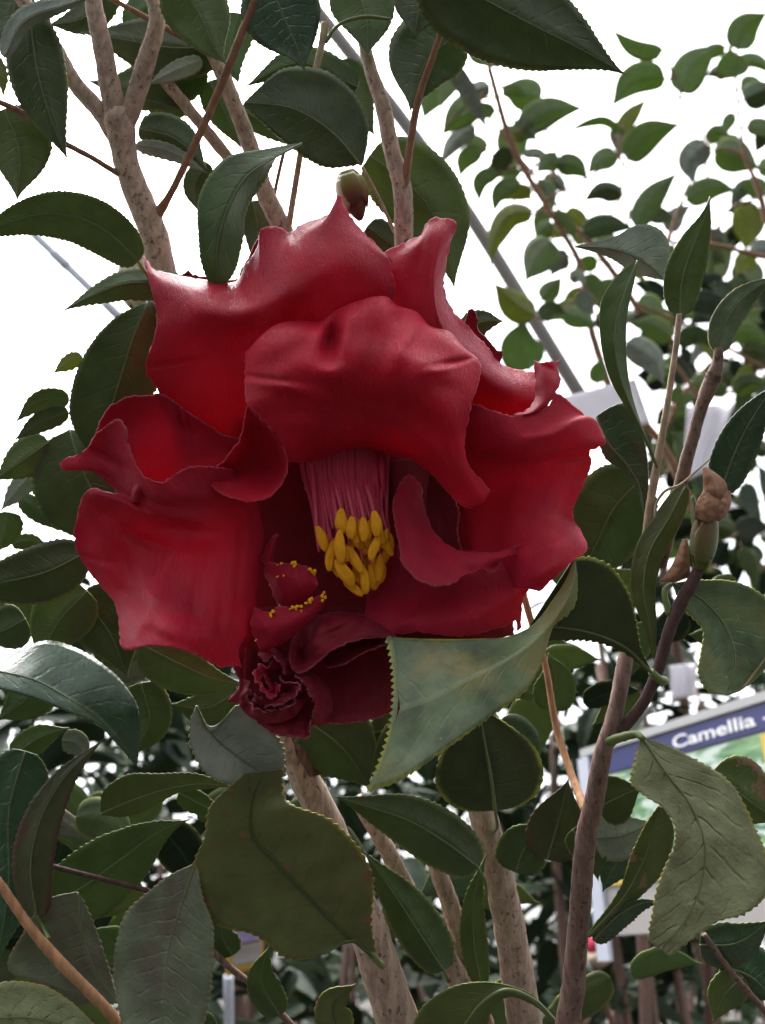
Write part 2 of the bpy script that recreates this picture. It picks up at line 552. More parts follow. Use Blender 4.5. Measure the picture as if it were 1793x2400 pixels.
def leaf_grid(L, Mi, R, n, nv, teeth, tl, cup, side_teeth=None):
    """three polylines (px space) -> grid"""
    Lc, Mc, Rc = curve(L, n), curve(Mi, n), curve(R, n)
    G = np.zeros((n, nv, 3))
    for j in range(nv):
        v = j / (nv - 1) * 2 - 1
        # quadratic through L (v=-1), M (0), R (1) -> two creased halves with a soft bow
        a = abs(v)
        S = Lc if v < 0 else Rc
        G[:, j] = Mc + (S - Mc) * a
        G[:, j, 2] += cup * (a * (1 - a)) * np.linalg.norm(S - Mc, axis=1)
    if teeth or side_teeth:
        seg = np.linalg.norm(np.diff(Lc, axis=0), axis=1)
        for side, S in ((0, Lc), (nv - 1, Rc)):
            cum = np.concatenate([[0], np.cumsum(np.linalg.norm(np.diff(S, axis=0), axis=1))])
            wobc = np.array([0.5 * mnoise.noise(Vector((q * .02, 4 + side, S[0, 1] * .1))) for q in cum])
            ph = (cum / tl + wobc) % 1.0
            tt = teeth if side_teeth is None else side_teeth[0 if side == 0 else 1]
            jit_ = np.array([0.75 + .5 * mnoise.noise(Vector((q * .03, side, S[0, 0] * .1))) for q in cum])
            off = np.where(ph < 0.68, ph / 0.68, (1 - ph) / 0.32) * tt * jit_ * 1.2
            off *= np.clip(cum / 30, 0, 1)
            d = S - Mc
            d[:, 2] = 0
            ln = np.linalg.norm(d, axis=1) + 1e-6
            d = d / ln[:, None]
            G[:, side] += d * (off * np.clip(ln / 12, 0, 1))[:, None]
    return G


def leaf_obj(G, mat, parent, name='leaf', wav=3.0, wsc=0.010, seed=0.0, thick=0.00028, rib=None, label=None, ew=0.16):
    n, nv = G.shape[:2]
    V, UV, E = [], [], []
    for i in range(n):
        for j in range(nv):
            x, y, z = G[i, j]
            z += wav * fbm(x + 37 * seed, y, seed, wsc)
            V.append(PZ(x, y, z))
            a = abs(j / (nv - 1) * 2 - 1)
            UV.append((i / (n - 1), j / (nv - 1)))
            E.append(max(0, 1 - (1 - a) / ew))
    og = V[nv // 2]
    me = mesh_from(name, V, grid_faces(n, nv), mat, UV, E, True, og)
    o = link(name, me, parent, og)
    if thick:
        md = o.modifiers.new('thickness', 'SOLIDIFY'); md.thickness = thick; md.offset = 0
    if label: o['label'] = label
    if rib:
        mid = [V[i * nv + nv // 2] for i in range(0, n, max(1, n // 14))]
        # the rib stands proud on the side turned to the lens
        mid = [q + (CAM - q).normalized() * 0.00016 for q in mid]
        rr = [rib * PX * (1 - 0.75 * k / (len(mid) - 1)) for k in range(len(mid))]
        tube(mid, rr, M['ribdark'] if mat in (M['olive'],) else M['rib'], 'midrib', o, 6, n=len(mid) * 2, rough=0.02)
    return o


LEAFN = [0]


def leaf(parent, mid, hw, mat, z=(0, 0), ratio=(1, 1), fold=(0.25, 0.25), teeth=4.0, tl=17, cup=0.25, rib=2.6,
         base=0.62, stalk=None, wav=3.0, label=None, tip=1.0, zmid=None, lo=False):
    """mid: picture points base -> tip; hw: half width px; z: depth at base and tip; fold: how far each edge
    leans away (+) or towards (-) the lens per px of half width"""
    LEAFN[0] += 1
    k = len(mid)
    seg = [0.0]
    for a, b in zip(mid, mid[1:]):
        seg.append(seg[-1] + math.hypot(b[0] - a[0], b[1] - a[1]))
    L = seg[-1]
    p3 = [(m[0], m[1], z[0] + (z[1] - z[0]) * s / L + (zmid or 0) * math.sin(math.pi * s / L)) for m, s in zip(mid, seg)]
    n = int(min(130, max(14, L / (4.4 if not lo else 9))))
    nv = 11 if not lo else 7
    c = curve(p3, n)
    T = np.gradient(c[:, :2], axis=0)
    T /= np.linalg.norm(T, axis=1)[:, None] + 1e-9
    nrm = np.stack([T[:, 1], -T[:, 0]], 1)
    Ls, Rs = [], []
    for i in range(n):
        t = i / (n - 1)
        w = hw * prof(t, base, tip) + 0.5
        Ls.append((c[i, 0] + nrm[i, 0] * w * ratio[0], c[i, 1] + nrm[i, 1] * w * ratio[0], c[i, 2] + fold[0] * w))
        Rs.append((c[i, 0] - nrm[i, 0] * w * ratio[1], c[i, 1] - nrm[i, 1] * w * ratio[1], c[i, 2] + fold[1] * w))
    G = leaf_grid(Ls, c, Rs, n, nv, teeth, tl, cup)
    o = leaf_obj(G, M[mat], parent, wav=wav, seed=LEAFN[0], rib=rib, label=label)
    if stalk:
        pts = [PZ(c[1, 0], c[1, 1], c[1, 2])] + [PZ(q[0], q[1], q[2] if len(q) > 2 else z[0]) for q in stalk]
        w0 = 4.2 * PX * (D0 + z[0] * PX) / D0
        tube(pts, [w0 * .9] + [w0] * len(stalk), M['stalky'] if mat in ('yellow', 'bright', 'under') else M['stalk'], 'stalk', o, 8)
    return o


def leaf3(parent, L, Mi, R, mat, teeth=5, tl=19, cup=0.15, rib=3.0, wav=4.0, n=110, nv=19, label=None, side_teeth=None, name='leaf', ew=0.10, wsc=0.010):
    LEAFN[0] += 1
    G = leaf_grid(L, Mi, R, n, nv, teeth, tl, cup, side_teeth)
    o = leaf_obj(G, M[mat], parent, name=name, wav=wav, wsc=wsc, seed=LEAFN[0], rib=rib, label=label, ew=ew)
    return o

# ================================================================== the ground
gm = N('dark_nursery_soil')
g_ = gm.geo()
gc = gm.mix(gm.ramp(gm.noise(6, g_, 5), 0.35, 0.7), (0.035, 0.030, 0.027), (0.075, 0.068, 0.060))
gm.surf(gm.princ(gc, 0.9, 0.2, gm.bump(gm.noise(30, g_, 5), 0.6, 0.02)))
ns = 60
V = []
for i in range(ns + 1):
    for j in range(ns + 1):
        x, y = (i / ns - .5) * 2, (j / ns - .5) * 2
        x, y = 200 * x * abs(x) ** 1.5, 200 * y * abs(y) ** 1.5
        V.append((x, y, 0.02 * mnoise.noise(Vector((x * .8, y * .8, 0)))))
me = mesh_from('ground', V, [tuple(reversed(f)) for f in grid_faces(ns + 1, ns + 1)], gm.m)
tag(link('ground', me), 'dark bare soil of the plant nursery under the shrubs', None, None, 'structure')

# ================================================================== the bloom
flower = thing('camellia_flower', PZ(805, 1200, 230), 'large open crimson camellia bloom with ruffled petals and yellow stamens', 'flower')
PN = [0]


def petal(rows, mat='petal', nu=70, nv=80, wav=5, wsc=0.011, dents=(), edges='lrtb', jit=3.0, label=None, thick=0.00033, name='petal', parent=None):
    PN[0] += 1
    V, UV, E = surface(rows, nu, nv, wav, wsc, dents, edges, jit, PN[0] * 1.37)
    og = V[len(V) // 2]
    me = mesh_from(name, V, grid_faces(nu, nv), M[mat], UV, E, True, og)
    o = link(name, me, parent or flower, og)
    if thick:
        md = o.modifiers.new('thickness', 'SOLIDIFY'); md.thickness = thick; md.offset = 0
    if label: o['label'] = label
    return o


# dark bowl added behind the petals to block light from the back
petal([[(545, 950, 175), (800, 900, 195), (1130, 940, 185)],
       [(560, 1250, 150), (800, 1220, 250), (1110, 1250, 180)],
       [(575, 1450, 120), (800, 1440, 190), (1130, 1440, 150)]], 'petal_shaded', 40, 40, edges='', jit=0, label='dark bowl added deep in the bloom to block light')

# A: back petal, top left
petal([[(430, 1075, 150), (620, 1060, 165), (930, 920, 135)],
       [(372, 915, 85), (520, 915, 88), (700, 850, 85), (925, 790, 80)],
       [(341, 857, 50), (450, 815, 40), (600, 780, 50), (750, 720, 35), (922, 710, 60)],
       [(368, 755, 26), (460, 740, 4), (570, 735, 24), (680, 680, 4), (800, 620, 10), (925, 665, 55)],
       [(352, 668, 46), (455, 690, 40), (565, 700, 72), (650, 612, 42), (770, 545, 44), (912, 612, 62)],
       [(334, 600, 100), (362, 632, 108), (402, 642, 120), (481, 657, 140), (556, 658, 165), (574, 625, 150), (606, 573, 135), (610, 539, 120), (651, 532, 118),
        (680, 546, 122), (701, 530, 115), (761, 507, 100), (783, 496, 95), (794, 455, 92), (812, 492, 92), (835, 526, 88), (890, 583, 82), (919, 615, 72)]],
      'petal', 80, 120, 5, 0.010,
      dents=[(410, 848, 50, 7, -12, 12), (440, 838, 40, 6, -12, -8), (590, 760, 30, 110, 25, 14), (500, 720, 90, 40, 8, -8), (690, 552, 12, 22, -20, 26)],
      label='back petal at upper left with its rim rolled back')
# thin rolled rim seen behind A
petal([[(430, 655, 190), (500, 662, 200), (565, 664, 205), (600, 640, 200), (640, 560, 190)],
       [(430, 640, 180), (440, 634, 176), (452, 643, 180), (500, 650, 185), (556, 652, 190), (568, 628, 185), (590, 588, 180), (604, 560, 170)]],
      'petal_shaded', 14, 50, 3, jit=4)

# A2: back petal, top right
petal([[(850, 800, 150), (960, 900, 160), (1080, 1000, 165), (1150, 1010, 160)],
       [(890, 720, 112), (960, 780, 85), (1070, 860, 65), (1150, 930, 70), (1262, 985, 95)],
       [(894, 640, 98), (950, 600, 78), (1022, 560, 58), (1018, 660, 48), (1025, 725, 48), (1080, 805, 56), (1160, 880, 66), (1275, 925, 92)],
       [(897, 592, 118), (932, 577, 114), (970, 560, 110), (994, 546, 106), (999, 528, 104), (1020, 511, 100), (1043, 512, 98), (1066, 516, 97), (1055, 569, 90), (1042, 636, 88), (1042, 687, 92), (1063, 730, 104),
        (1102, 772, 118), (1140, 812, 125), (1174, 852, 130), (1212, 868, 135), (1252, 874, 135), (1285, 885, 130)]],
      'petal', 60, 110, 4, 0.010, dents=[(1060, 800, 80, 16, 42, -5), (985, 600, 10, 60, 10, 6)], label='back petal at upper right with a pointed lobe', edges='lrb')
petal([[(1060, 770, 150), (1110, 830, 160), (1160, 880, 160)],
       [(1085, 770, 140), (1098, 752, 135), (1101, 726, 125), (1108, 724, 122), (1118, 748, 130), (1122, 775, 140), (1148, 800, 140), (1166, 822, 138), (1177, 826, 132), (1170, 850, 140)]],
      'petal_shaded', 16, 60, 3, jit=3)

# D: wide petal on the right
petal([[(1060, 930, 60), (1110, 946, 32), (1152, 960, 12), (1203, 975, 0), (1250, 969, 0), (1284, 950, 8), (1303, 918, 22)],
       [(1060, 990, 70), (1110, 1000, 34), (1180, 1012, -2), (1250, 1012, -15), (1310, 985, -5), (1350, 956, 25)],
       [(1068, 1040, 80), (1140, 1050, 30), (1220, 1045, -10), (1300, 1020, -30), (1360, 990, -15), (1398, 990, 15), (1411, 1015, 22)],
       [(1074, 1062, 90), (1150, 1070, 45), (1240, 1068, 0), (1320, 1050, -18), (1385, 1040, -12), (1416, 1040, 12)],
       [(1080, 1085, 105), (1160, 1090, 60), (1250, 1090, 14), (1320, 1072, 10), (1383, 1055, 28)],
       [(1090, 1130, 125), (1160, 1130, 82), (1240, 1124, 30), (1320, 1110, 22), (1386, 1087, 52)],
       [(1090, 1190, 140), (1150, 1190, 98), (1230, 1180, 30), (1300, 1162, 10), (1364, 1144, 45)],
       [(1090, 1250, 150), (1150, 1240, 98), (1220, 1230, 18), (1280, 1215, -15), (1340, 1206, 28)],
       [(1100, 1280, 140), (1150, 1280, 96), (1220, 1275, 2), (1290, 1255, -42), (1340, 1238, -10), (1363, 1250, 20)],
       [(1120, 1310, 120), (1180, 1315, 55), (1240, 1308, -38), (1300, 1290, -78), (1374, 1291, -35)],
       [(1140, 1340, 95), (1190, 1345, 42), (1240, 1345, -52), (1280, 1342, -100), (1318, 1336, -85)],
       [(1160, 1370, 80), (1200, 1375, 30), (1240, 1380, -50), (1264, 1386, -80)]],
      'petal', 100, 80, 4, 0.010, dents=[(1340, 1070, 60, 9, -8, 10), (1345, 1235, 40, 12, 35, 14), (1330, 1160, 14, 50, 20, 8)],
      label='wide right petal with a wavy outer rim', edges='tr')
# the rim of D that curls up
petal([[(1252, 846, 62), (1255, 900, 42), (1252, 940, 24), (1234, 962, 10), (1203, 974, 2)],
       [(1279, 850, 36), (1280, 895, 18), (1276, 938, 2), (1250, 965, -6), (1208, 976, -2)],
       [(1311, 843, 66), (1308, 862, 54), (1315, 893, 36), (1303, 918, 22), (1284, 949, 8), (1250, 969, -1), (1212, 976, -1)]],
      'petal', 30, 50, 3, 0.02, dents=[(1285, 862, 14, 6, 30, 8)], label='curled tip on the rim of the right petal')

# K: dark petal edge inside the right hollow
petal([[(985, 1100, 160), (985, 1200, 170), (1010, 1300, 150)],
       [(1030, 1110, 145), (1035, 1200, 150), (1050, 1300, 125)],
       [(1062, 1160, 122), (1076, 1199, 108), (1073, 1250, 102), (1083, 1292, 90)]], 'petal_shaded', 24, 40, 3, edges='b')
petal([[(900, 1080, 150), (960, 1075, 120), (1010, 1090, 110)],
       [(905, 1150, 140), (960, 1150, 95), (1000, 1160, 100)],
       [(930, 1230, 120), (970, 1230, 80), (1000, 1230, 80)]], 'petal_shaded', 20, 24, 3, edges='')

# F: lower right petal, in shade
petal([[(870, 1270, 180), (1000, 1285, 150), (1100, 1290, 110), (1180, 1290, 75), (1229, 1305, 48)],
       [(860, 1400, 120), (1000, 1410, 55), (1100, 1405, 22), (1180, 1390, 18), (1241, 1372, 32)],
       [(850, 1455, 85), (950, 1460, 22), (1060, 1460, -2), (1150, 1440, 2), (1210, 1418, 22), (1221, 1428, 30)],
       [(835, 1476, 65), (907, 1487, 30), (983, 1482, 8), (1050, 1490, 6), (1110, 1487, 10), (1150, 1476, 14), (1195, 1462, 20), (1207, 1452, 25), (1217, 1478, 36), (1221, 1470, 38)]],
      'petal', 50, 80, 5, 0.012, dents=[(950, 1460, 40, 12, -30, -10)], label='lower right petal in shade', edges='rb')
petal([[(900, 1450, 90), (1060, 1455, 75), (1200, 1440, 80)], [(920, 1530, 70), (1060, 1520, 55), (1205, 1488, 66)]], 'petal_shaded', 14, 40, 3)

# H: big dark petal at the bottom
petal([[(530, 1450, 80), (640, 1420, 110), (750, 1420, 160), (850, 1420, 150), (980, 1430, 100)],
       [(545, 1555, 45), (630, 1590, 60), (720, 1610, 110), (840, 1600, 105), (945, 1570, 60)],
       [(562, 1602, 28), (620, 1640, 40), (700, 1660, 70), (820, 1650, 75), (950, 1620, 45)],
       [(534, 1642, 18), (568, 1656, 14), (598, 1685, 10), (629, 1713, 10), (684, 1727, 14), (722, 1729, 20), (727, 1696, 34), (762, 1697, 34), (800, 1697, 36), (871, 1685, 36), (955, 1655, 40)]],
      'petal_shaded', 60, 100, 5, 0.012, dents=[(690, 1660, 8, 60, 10, 12), (610, 1640, 60, 8, 30, 8)], label='dark lowest petal with a torn hem', edges='lb')

# I / B2: large lower-left petal with the fluted upper edge
petal([[(138, 1086, 32), (160, 1072, 28), (186, 1064, 26), (210, 1042, 24), (226, 1016, 18), (246, 1000, 8), (264, 988, 0), (280, 984, -5), (294, 1004, -8), (303, 1051, -12), (320, 1094, -18), (346, 1122, -22), (375, 1131, -24), (405, 1115, -18), (447, 1094, -15), (498, 1094, -5), (545, 1100, 35)],
       [(150, 1101, 30), (182, 1094, 20), (214, 1068, 30), (244, 1048, 36), (280, 1075, 20), (310, 1120, 0), (350, 1160, -16), (420, 1160, -14), (500, 1150, 12), (565, 1145, 55)],
       [(222, 1107, 36), (262, 1122, 36), (300, 1146, 16), (350, 1185, -6), (430, 1195, 4), (520, 1190, 34), (605, 1180, 85)],
       [(274, 1158, 46), (300, 1168, 26), (345, 1200, 4), (440, 1220, 12), (550, 1225, 52), (612, 1220, 95)],
       [(210, 1147, 8), (222, 1152, 2), (290, 1186, 10), (360, 1225, 26), (450, 1250, 26), (560, 1260, 52), (620, 1260, 100)],
       [(178, 1225, 20), (260, 1245, 14), (350, 1280, 42), (450, 1300, 40), (560, 1310, 42), (612, 1310, 90)],
       [(182, 1292, 30), (255, 1320, 16), (350, 1350, -2), (450, 1370, 6), (560, 1380, 18), (600, 1390, 70)],
       [(228, 1362, 40), (290, 1392, 0), (380, 1420, -84), (470, 1440, -50), (560, 1450, 8), (596, 1460, 50)],
       [(272, 1420, 10), (330, 1455, -84), (400, 1478, -136), (480, 1498, -84), (560, 1520, -5)],
       [(284, 1516, -90), (291, 1521, -98), (354, 1514, -140), (418, 1520, -148), (473, 1541, -100), (515, 1562, -52), (564, 1561, -20)]],
      'petal', 120, 110, 5, 0.009,
      dents=[(332, 1170, 14, 26, -20, 12), (250, 1072, 60, 10, 28, 12), (300, 1340, 22, 70, -22, 16), (520, 1420, 14, 80, 5, 8), (430, 1440, 100, 20, 5, 8), (390, 1330, 16, 90, 30, -9), (460, 1390, 14, 80, 12, 8), (330, 1260, 60, 16, 20, 16), (350, 1440, 14, 60, 30, -7), (420, 1240, 90, 14, 6, 12), (250, 1200, 40, 18, 30, 14), (560, 1340, 12, 90, 4, 10), (225, 1310, 40, 10, 15, 6), (440, 1330, 50, 80, 0, -10)],
      label='large lower left petal with a broad satin sheen', edges='tlb')
petal([[(316, 1130, 0), (330, 1128, -8), (336, 1150, 0)], [(308, 1160, 10), (320, 1150, -14), (334, 1166, 4)], [(306, 1180, 20), (318, 1176, 0), (328, 1178, 14)]], 'petal', 12, 14, 1, jit=2)

# B: the back wall of the flute on the left
petal([[(212, 1043, 44), (223, 1020, 54), (236, 984, 62), (261, 950, 62), (284, 938, 62), (308, 929, 62), (340, 927, 62), (372, 924, 62), (396, 933, 64), (430, 958, 74), (481, 992, 86), (524, 1018, 96), (575, 1032, 105)],
       [(222, 1060, 62), (245, 1030, 78), (300, 985, 88), (380, 985, 92), (460, 1030, 108), (575, 1075, 125)],
       [(255, 1100, 80), (330, 1120, 100), (400, 1140, 112), (470, 1140, 122), (575, 1120, 130)]],
      'petal', 44, 90, 4, 0.012, dents=[(425, 985, 6, 36, -12, 10), (445, 990, 6, 40, -12, 9), (470, 1015, 60, 20, 25, 10)], label='folded petal at left behind the flute', edges='tl')

# C: the central petal that hoods the stamens
petal([[(674, 1084, 18), (727, 1082, 82), (814, 1068, 124), (869, 1063, 134), (919, 1069, 124), (974, 1082, 92), (1004, 1104, 60), (1030, 1130, 30), (1055, 1157, 8), (1080, 1184, -15), (1104, 1192, -25)],
       [(655, 1030, -22), (740, 1022, 14), (830, 1012, 36), (920, 1018, 30), (1000, 1048, 0), (1060, 1105, -34), (1104, 1152, -50), (1130, 1172, -50), (1146, 1152, -44)],
       [(600, 971, -50), (700, 965, -35), (800, 945, -18), (900, 950, -24), (1000, 985, -42), (1060, 1040, -58), (1094, 1082, -52)],
       [(579, 946, -50), (680, 920, -66), (800, 890, -58), (900, 890, -66), (1000, 930, -96), (1060, 985, -76), (1089, 1025, -46)],
       [(574, 907, -34), (680, 868, -76), (790, 840, -62), (900, 835, -78), (1000, 865, -104), (1106, 946, -44)],
       [(576, 857, -14), (660, 832, -68), (760, 800, -36), (850, 780, -44), (960, 810, -58), (1050, 840, -48), (1128, 869, -8)],
       [(574, 834, 2), (617, 790, -14), (690, 772, -28), (756, 772, -6), (830, 738, -18), (900, 722, -10), (980, 757, 4), (1055, 800, -8), (1116, 840, 8)],
       [(580, 824, 18), (592, 812, 16), (617, 784, 12), (655, 759, 12), (701, 753, 20), (754, 753, 30), (772, 737, 22), (809, 717, 20), (847, 704, 18), (877, 696, 18), (911, 699, 24), (924, 713, 30), (979, 734, 30), (1004, 763, 30), (1055, 780, 28), (1089, 818, 28), (1114, 836, 28)]],
      'petal_glow', 110, 130, 4, 0.009,
      dents=[(778, 800, 20, 44, 10, 66), (748, 790, 14, 34, 14, -16), (772, 872, 40, 22, 0, -20), (806, 800, 12, 34, 8, -14), (640, 850, 50, 26, -30, 14), (670, 905, 70, 12, 8, -10), (880, 800, 26, 70, -12, 16), (930, 840, 22, 60, 20, -12), (1030, 900, 40, 26, 20, 14), (620, 888, 60, 8, 8, 12), (690, 915, 90, 10, 14, -6), (1060, 848, 46, 6, -10, 16), (1040, 868, 40, 6, -10, -8),
             (940, 745, 22, 26, 30, 14), (960, 790, 10, 40, 35, -8), (1000, 880, 90, 30, 0, -8), (700, 990, 40, 20, 0, -10), (860, 960, 60, 60, 0, 10)],
      label='central petal hooding the stamens, coloured brighter as if lit through', edges='tlr')
# shell-like curl on the left of C
petal([[(581, 950, -46), (570, 996, -22), (557, 1039, -2), (526, 1076, 8), (505, 1100, 12), (492, 1118, 10)],
       [(590, 962, -36), (597, 1010, 46), (594, 1060, 70), (570, 1090, 70), (530, 1108, 50), (494, 1124, 12)],
       [(612, 985, -38), (640, 1030, 30), (645, 1078, 52), (610, 1112, 54), (560, 1124, 36), (498, 1131, 8)],
       [(640, 1012, -32), (668, 1060, 4), (668, 1100, 8), (640, 1145, 2), (590, 1156, 2), (545, 1150, 6), (500, 1138, 6)],
       [(655, 1030, -24), (674, 1080, -4), (672, 1109, -10), (655, 1143, -22), (625, 1168, -30), (587, 1177, -30), (549, 1169, -22), (512, 1153, -8), (496, 1138, 4)]],
      'petal_glow', 60, 70, 3, 0.012, dents=[(540, 1112, 40, 8, -5, 12)], label='shell shaped curl on the left edge of the central petal', edges='tb')
# inner lip: right of the stamens
petal([[(960, 1108, 112), (987, 1140, 90), (993, 1180, 78), (1001, 1212, 66), (1021, 1254, 46), (1072, 1288, 26), (1114, 1296, 12), (1174, 1292, 3), (1205, 1280, 0), (1226, 1276, 0)],
       [(940, 1128, 75), (955, 1180, 44), (970, 1230, 22), (995, 1280, 0), (1040, 1312, -18), (1090, 1318, -22), (1140, 1313, -18), (1190, 1302, -5), (1229, 1296, 5)],
       [(932, 1144, 60), (920, 1186, 30), (925, 1230, 14), (932, 1265, -4), (949, 1330, -42), (966, 1348, -58), (987, 1364, -70), (1021, 1375, -78), (1050, 1372, -76), (1072, 1363, -66), (1089, 1347, -48), (1110, 1345, -32), (1131, 1335, -26), (1150, 1344, -24), (1162, 1340, -18), (1174, 1313, -10), (1205, 1300, 0), (1236, 1318, 12)]],
      'petal', 44, 100, 4, 0.014, dents=[(1095, 1338, 16, 16, 0, 12), (1158, 1330, 12, 16, 30, 14), (950, 1250, 10, 60, -10, 6)], label='inner petal lip curling forward right of the stamens')

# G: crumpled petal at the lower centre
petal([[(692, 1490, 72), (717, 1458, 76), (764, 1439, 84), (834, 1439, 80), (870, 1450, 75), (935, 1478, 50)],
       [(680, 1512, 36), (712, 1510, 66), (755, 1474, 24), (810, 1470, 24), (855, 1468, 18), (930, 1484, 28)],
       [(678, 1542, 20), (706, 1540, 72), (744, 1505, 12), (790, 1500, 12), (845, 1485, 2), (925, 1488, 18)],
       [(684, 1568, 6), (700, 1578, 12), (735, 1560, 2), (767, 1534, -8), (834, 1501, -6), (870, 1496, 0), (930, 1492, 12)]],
      'petal_shaded', 46, 70, 5, 0.03, dents=[(800, 1460, 40, 7, -25, -12), (760, 1450, 30, 6, 40, 10), (840, 1470, 30, 6, -40, 10), (770, 1525, 40, 7, -20, -8)], label='crumpled petal below the stamens', edges='tb')
# J: petaloids with pollen on their rims
petal([[(612, 1312, 82), (626, 1280, 78), (640, 1258, 84), (651, 1250, 88)], [(622, 1322, 70), (634, 1296, 60), (644, 1270, 74), (652, 1254, 84)], [(644, 1328, 72), (642, 1296, 76), (648, 1268, 84), (653, 1254, 88)]], 'petal', 14, 24, 2, jit=2)
petal([[(620, 1300, 76), (636, 1316, 62), (656, 1320, 50), (689, 1320, 42), (723, 1331, 38), (738, 1344, 44)],
       [(622, 1342, 74), (660, 1360, 40), (700, 1365, 22), (744, 1367, 32)],
       [(640, 1388, 88), (652, 1417, 72), (695, 1425, 52), (724, 1411, 48), (740, 1383, 44)]], 'petal', 26, 36, 3, 0.03, label='small petaloid flecked with pollen')
petal([[(596, 1422, 32), (612, 1430, 24), (631, 1435, 16), (650, 1423, 26), (689, 1425, 20), (717, 1420, 22), (738, 1403, 26), (763, 1386, 38)],
       [(588, 1464, 20), (630, 1468, -6), (675, 1462, -2), (715, 1445, 14), (762, 1408, 38)],
       [(602, 1503, 24), (612, 1530, 30), (650, 1512, 38), (690, 1488, 54), (752, 1432, 62)]], 'petal', 30, 44, 4, 0.03, dents=[(640, 1460, 10, 30, 20, 8)], label='petaloid with a row of pollen grains on its edge')
petal([[(575, 1520, 40), (610, 1525, 60), (650, 1545, 60), (690, 1580, 60)], [(572, 1580, 30), (610, 1600, 55), (660, 1610, 50), (700, 1610, 50)], [(580, 1640, 25), (620, 1660, 25), (670, 1650, 30), (710, 1620, 45)]], 'petal_shaded', 26, 30, 5, 0.03, edges='b')
petal([[(650, 1545, 36), (631, 1558, 14), (608, 1561, -4), (596, 1576, -14), (600, 1595, -18), (612, 1615, -18), (628, 1632, -12), (645, 1638, -4), (654, 1617, 4), (650, 1600, 14)],
       [(656, 1556, 50), (638, 1568, 34), (618, 1572, 20), (610, 1582, 12), (612, 1598, 8), (622, 1614, 8), (633, 1622, 14), (642, 1622, 22), (645, 1612, 28), (642, 1603, 36)]], 'petal', 20, 70, 11, 0.045, jit=9, label='small crumpled petaloid at the lower left of the centre')
petal([[(656, 1584, 30), (672, 1597, 10), (692, 1603, 3), (698, 1622, -4), (667, 1643, -12), (611, 1656, -10), (596, 1640, -10)],
       [(652, 1598, 50), (666, 1610, 40), (680, 1614, 38), (680, 1624, 34), (660, 1633, 20), (620, 1640, 8), (602, 1630, 6)]], 'petal_shaded', 18, 60, 12, 0.045, jit=10)
petal([[(612, 1575, 20), (624, 1590, 16), (632, 1610, 14), (640, 1628, 14)], [(626, 1572, 40), (632, 1590, 42), (640, 1604, 40), (646, 1620, 36)]], 'petal', 14, 30, 9, 0.05, jit=6)

petal([[(740, 1500, 100), (840, 1488, 84), (940, 1488, 56)], [(765, 1566, 46), (806, 1557, 34), (850, 1532, 26), (898, 1513, 20), (940, 1502, 20)]], 'petal_shaded', 20, 44, 5, 0.03, edges='b')
petal([[(604, 1542, 26), (618, 1550, 4), (640, 1541, 10), (660, 1561, 4), (673, 1582, 10)], [(608, 1520, 60), (640, 1520, 50), (668, 1538, 50), (690, 1570, 50)]], 'petal_shaded', 20, 60, 14, 0.04, edges='t', jit=10)
petal([[(590, 1598, 6), (584, 1625, -2), (596, 1652, -6), (625, 1669, -6), (660, 1661, 2), (692, 1640, 10)], [(570, 1590, 40), (556, 1625, 30), (572, 1668, 14), (625, 1694, 10), (682, 1684, 20), (720, 1640, 44)]], 'petal_shaded', 24, 70, 16, 0.03, edges='t', jit=12)
petal([[(690, 1582, 20), (720, 1610, 6), (735, 1650, 4), (728, 1700, 12)], [(715, 1570, 70), (760, 1600, 60), (780, 1650, 50), (770, 1698, 36)]], 'petal_shaded', 24, 50, 16, 0.025, edges='t', jit=10)

# pollen grains lying on the petaloids
pv, pf = [], []
rp = random.Random(3)
spots = [(661, 1322, 46, 4), (687, 1321, 40, 6.5), (692, 1326, 38, 5), (650, 1324, 52, 3), (727, 1336, 36, 6), (733, 1341, 38, 7), (737, 1347, 40, 4), (634, 1438, 14, 6), (636, 1444, 10, 5), (640, 1432, 16, 5),
         (688, 1423, 18, 6), (694, 1424, 18, 6), (702, 1421, 18, 5), (709, 1420, 18, 5), (717, 1415, 20, 5), (724, 1409, 20, 6), (728, 1405, 22, 5), (733, 1402, 22, 4),
         (758, 1400, 34, 6), (757, 1406, 32, 5), (760, 1389, 34, 4), (681, 1427, 18, 3), (650, 1352, 36, 3), (664, 1350, 28, 2.5), (599, 1501, 18, 3), (706, 1432, 16, 3), (655, 1418, 24, 3)]
for (x, y, z, r) in spots:
    for q in range(3):
        c = PZ(x + rp.uniform(-1, 1) * r * .7, y + rp.uniform(-1, 1) * r * .6, z - 5)
        rr = r * rp.uniform(.45, .75) * PX
        o0 = len(pv)
        nl, nm = 5, 7
        for i in range(nl):
            th = math.pi * i / (nl - 1)
            for j in range(nm):
                a = 2 * math.pi * j / nm
                s = 1 + rp.uniform(-.25, .25)
                pv.append(c + Vector((math.sin(th) * math.cos(a), math.sin(th) * math.sin(a), math.cos(th))) * rr * s)
        pf += grid_faces(nl, nm, True, o0)
og = PZ(690, 1400, 30)
o = link('pollen', mesh_from('pollen', pv, pf, M['pollen'], None, None, True, og), flower, og)
o['kind'] = 'stuff'

# stamens: rose filaments in a tube, each carrying a yellow anther
rs = random.Random(11)


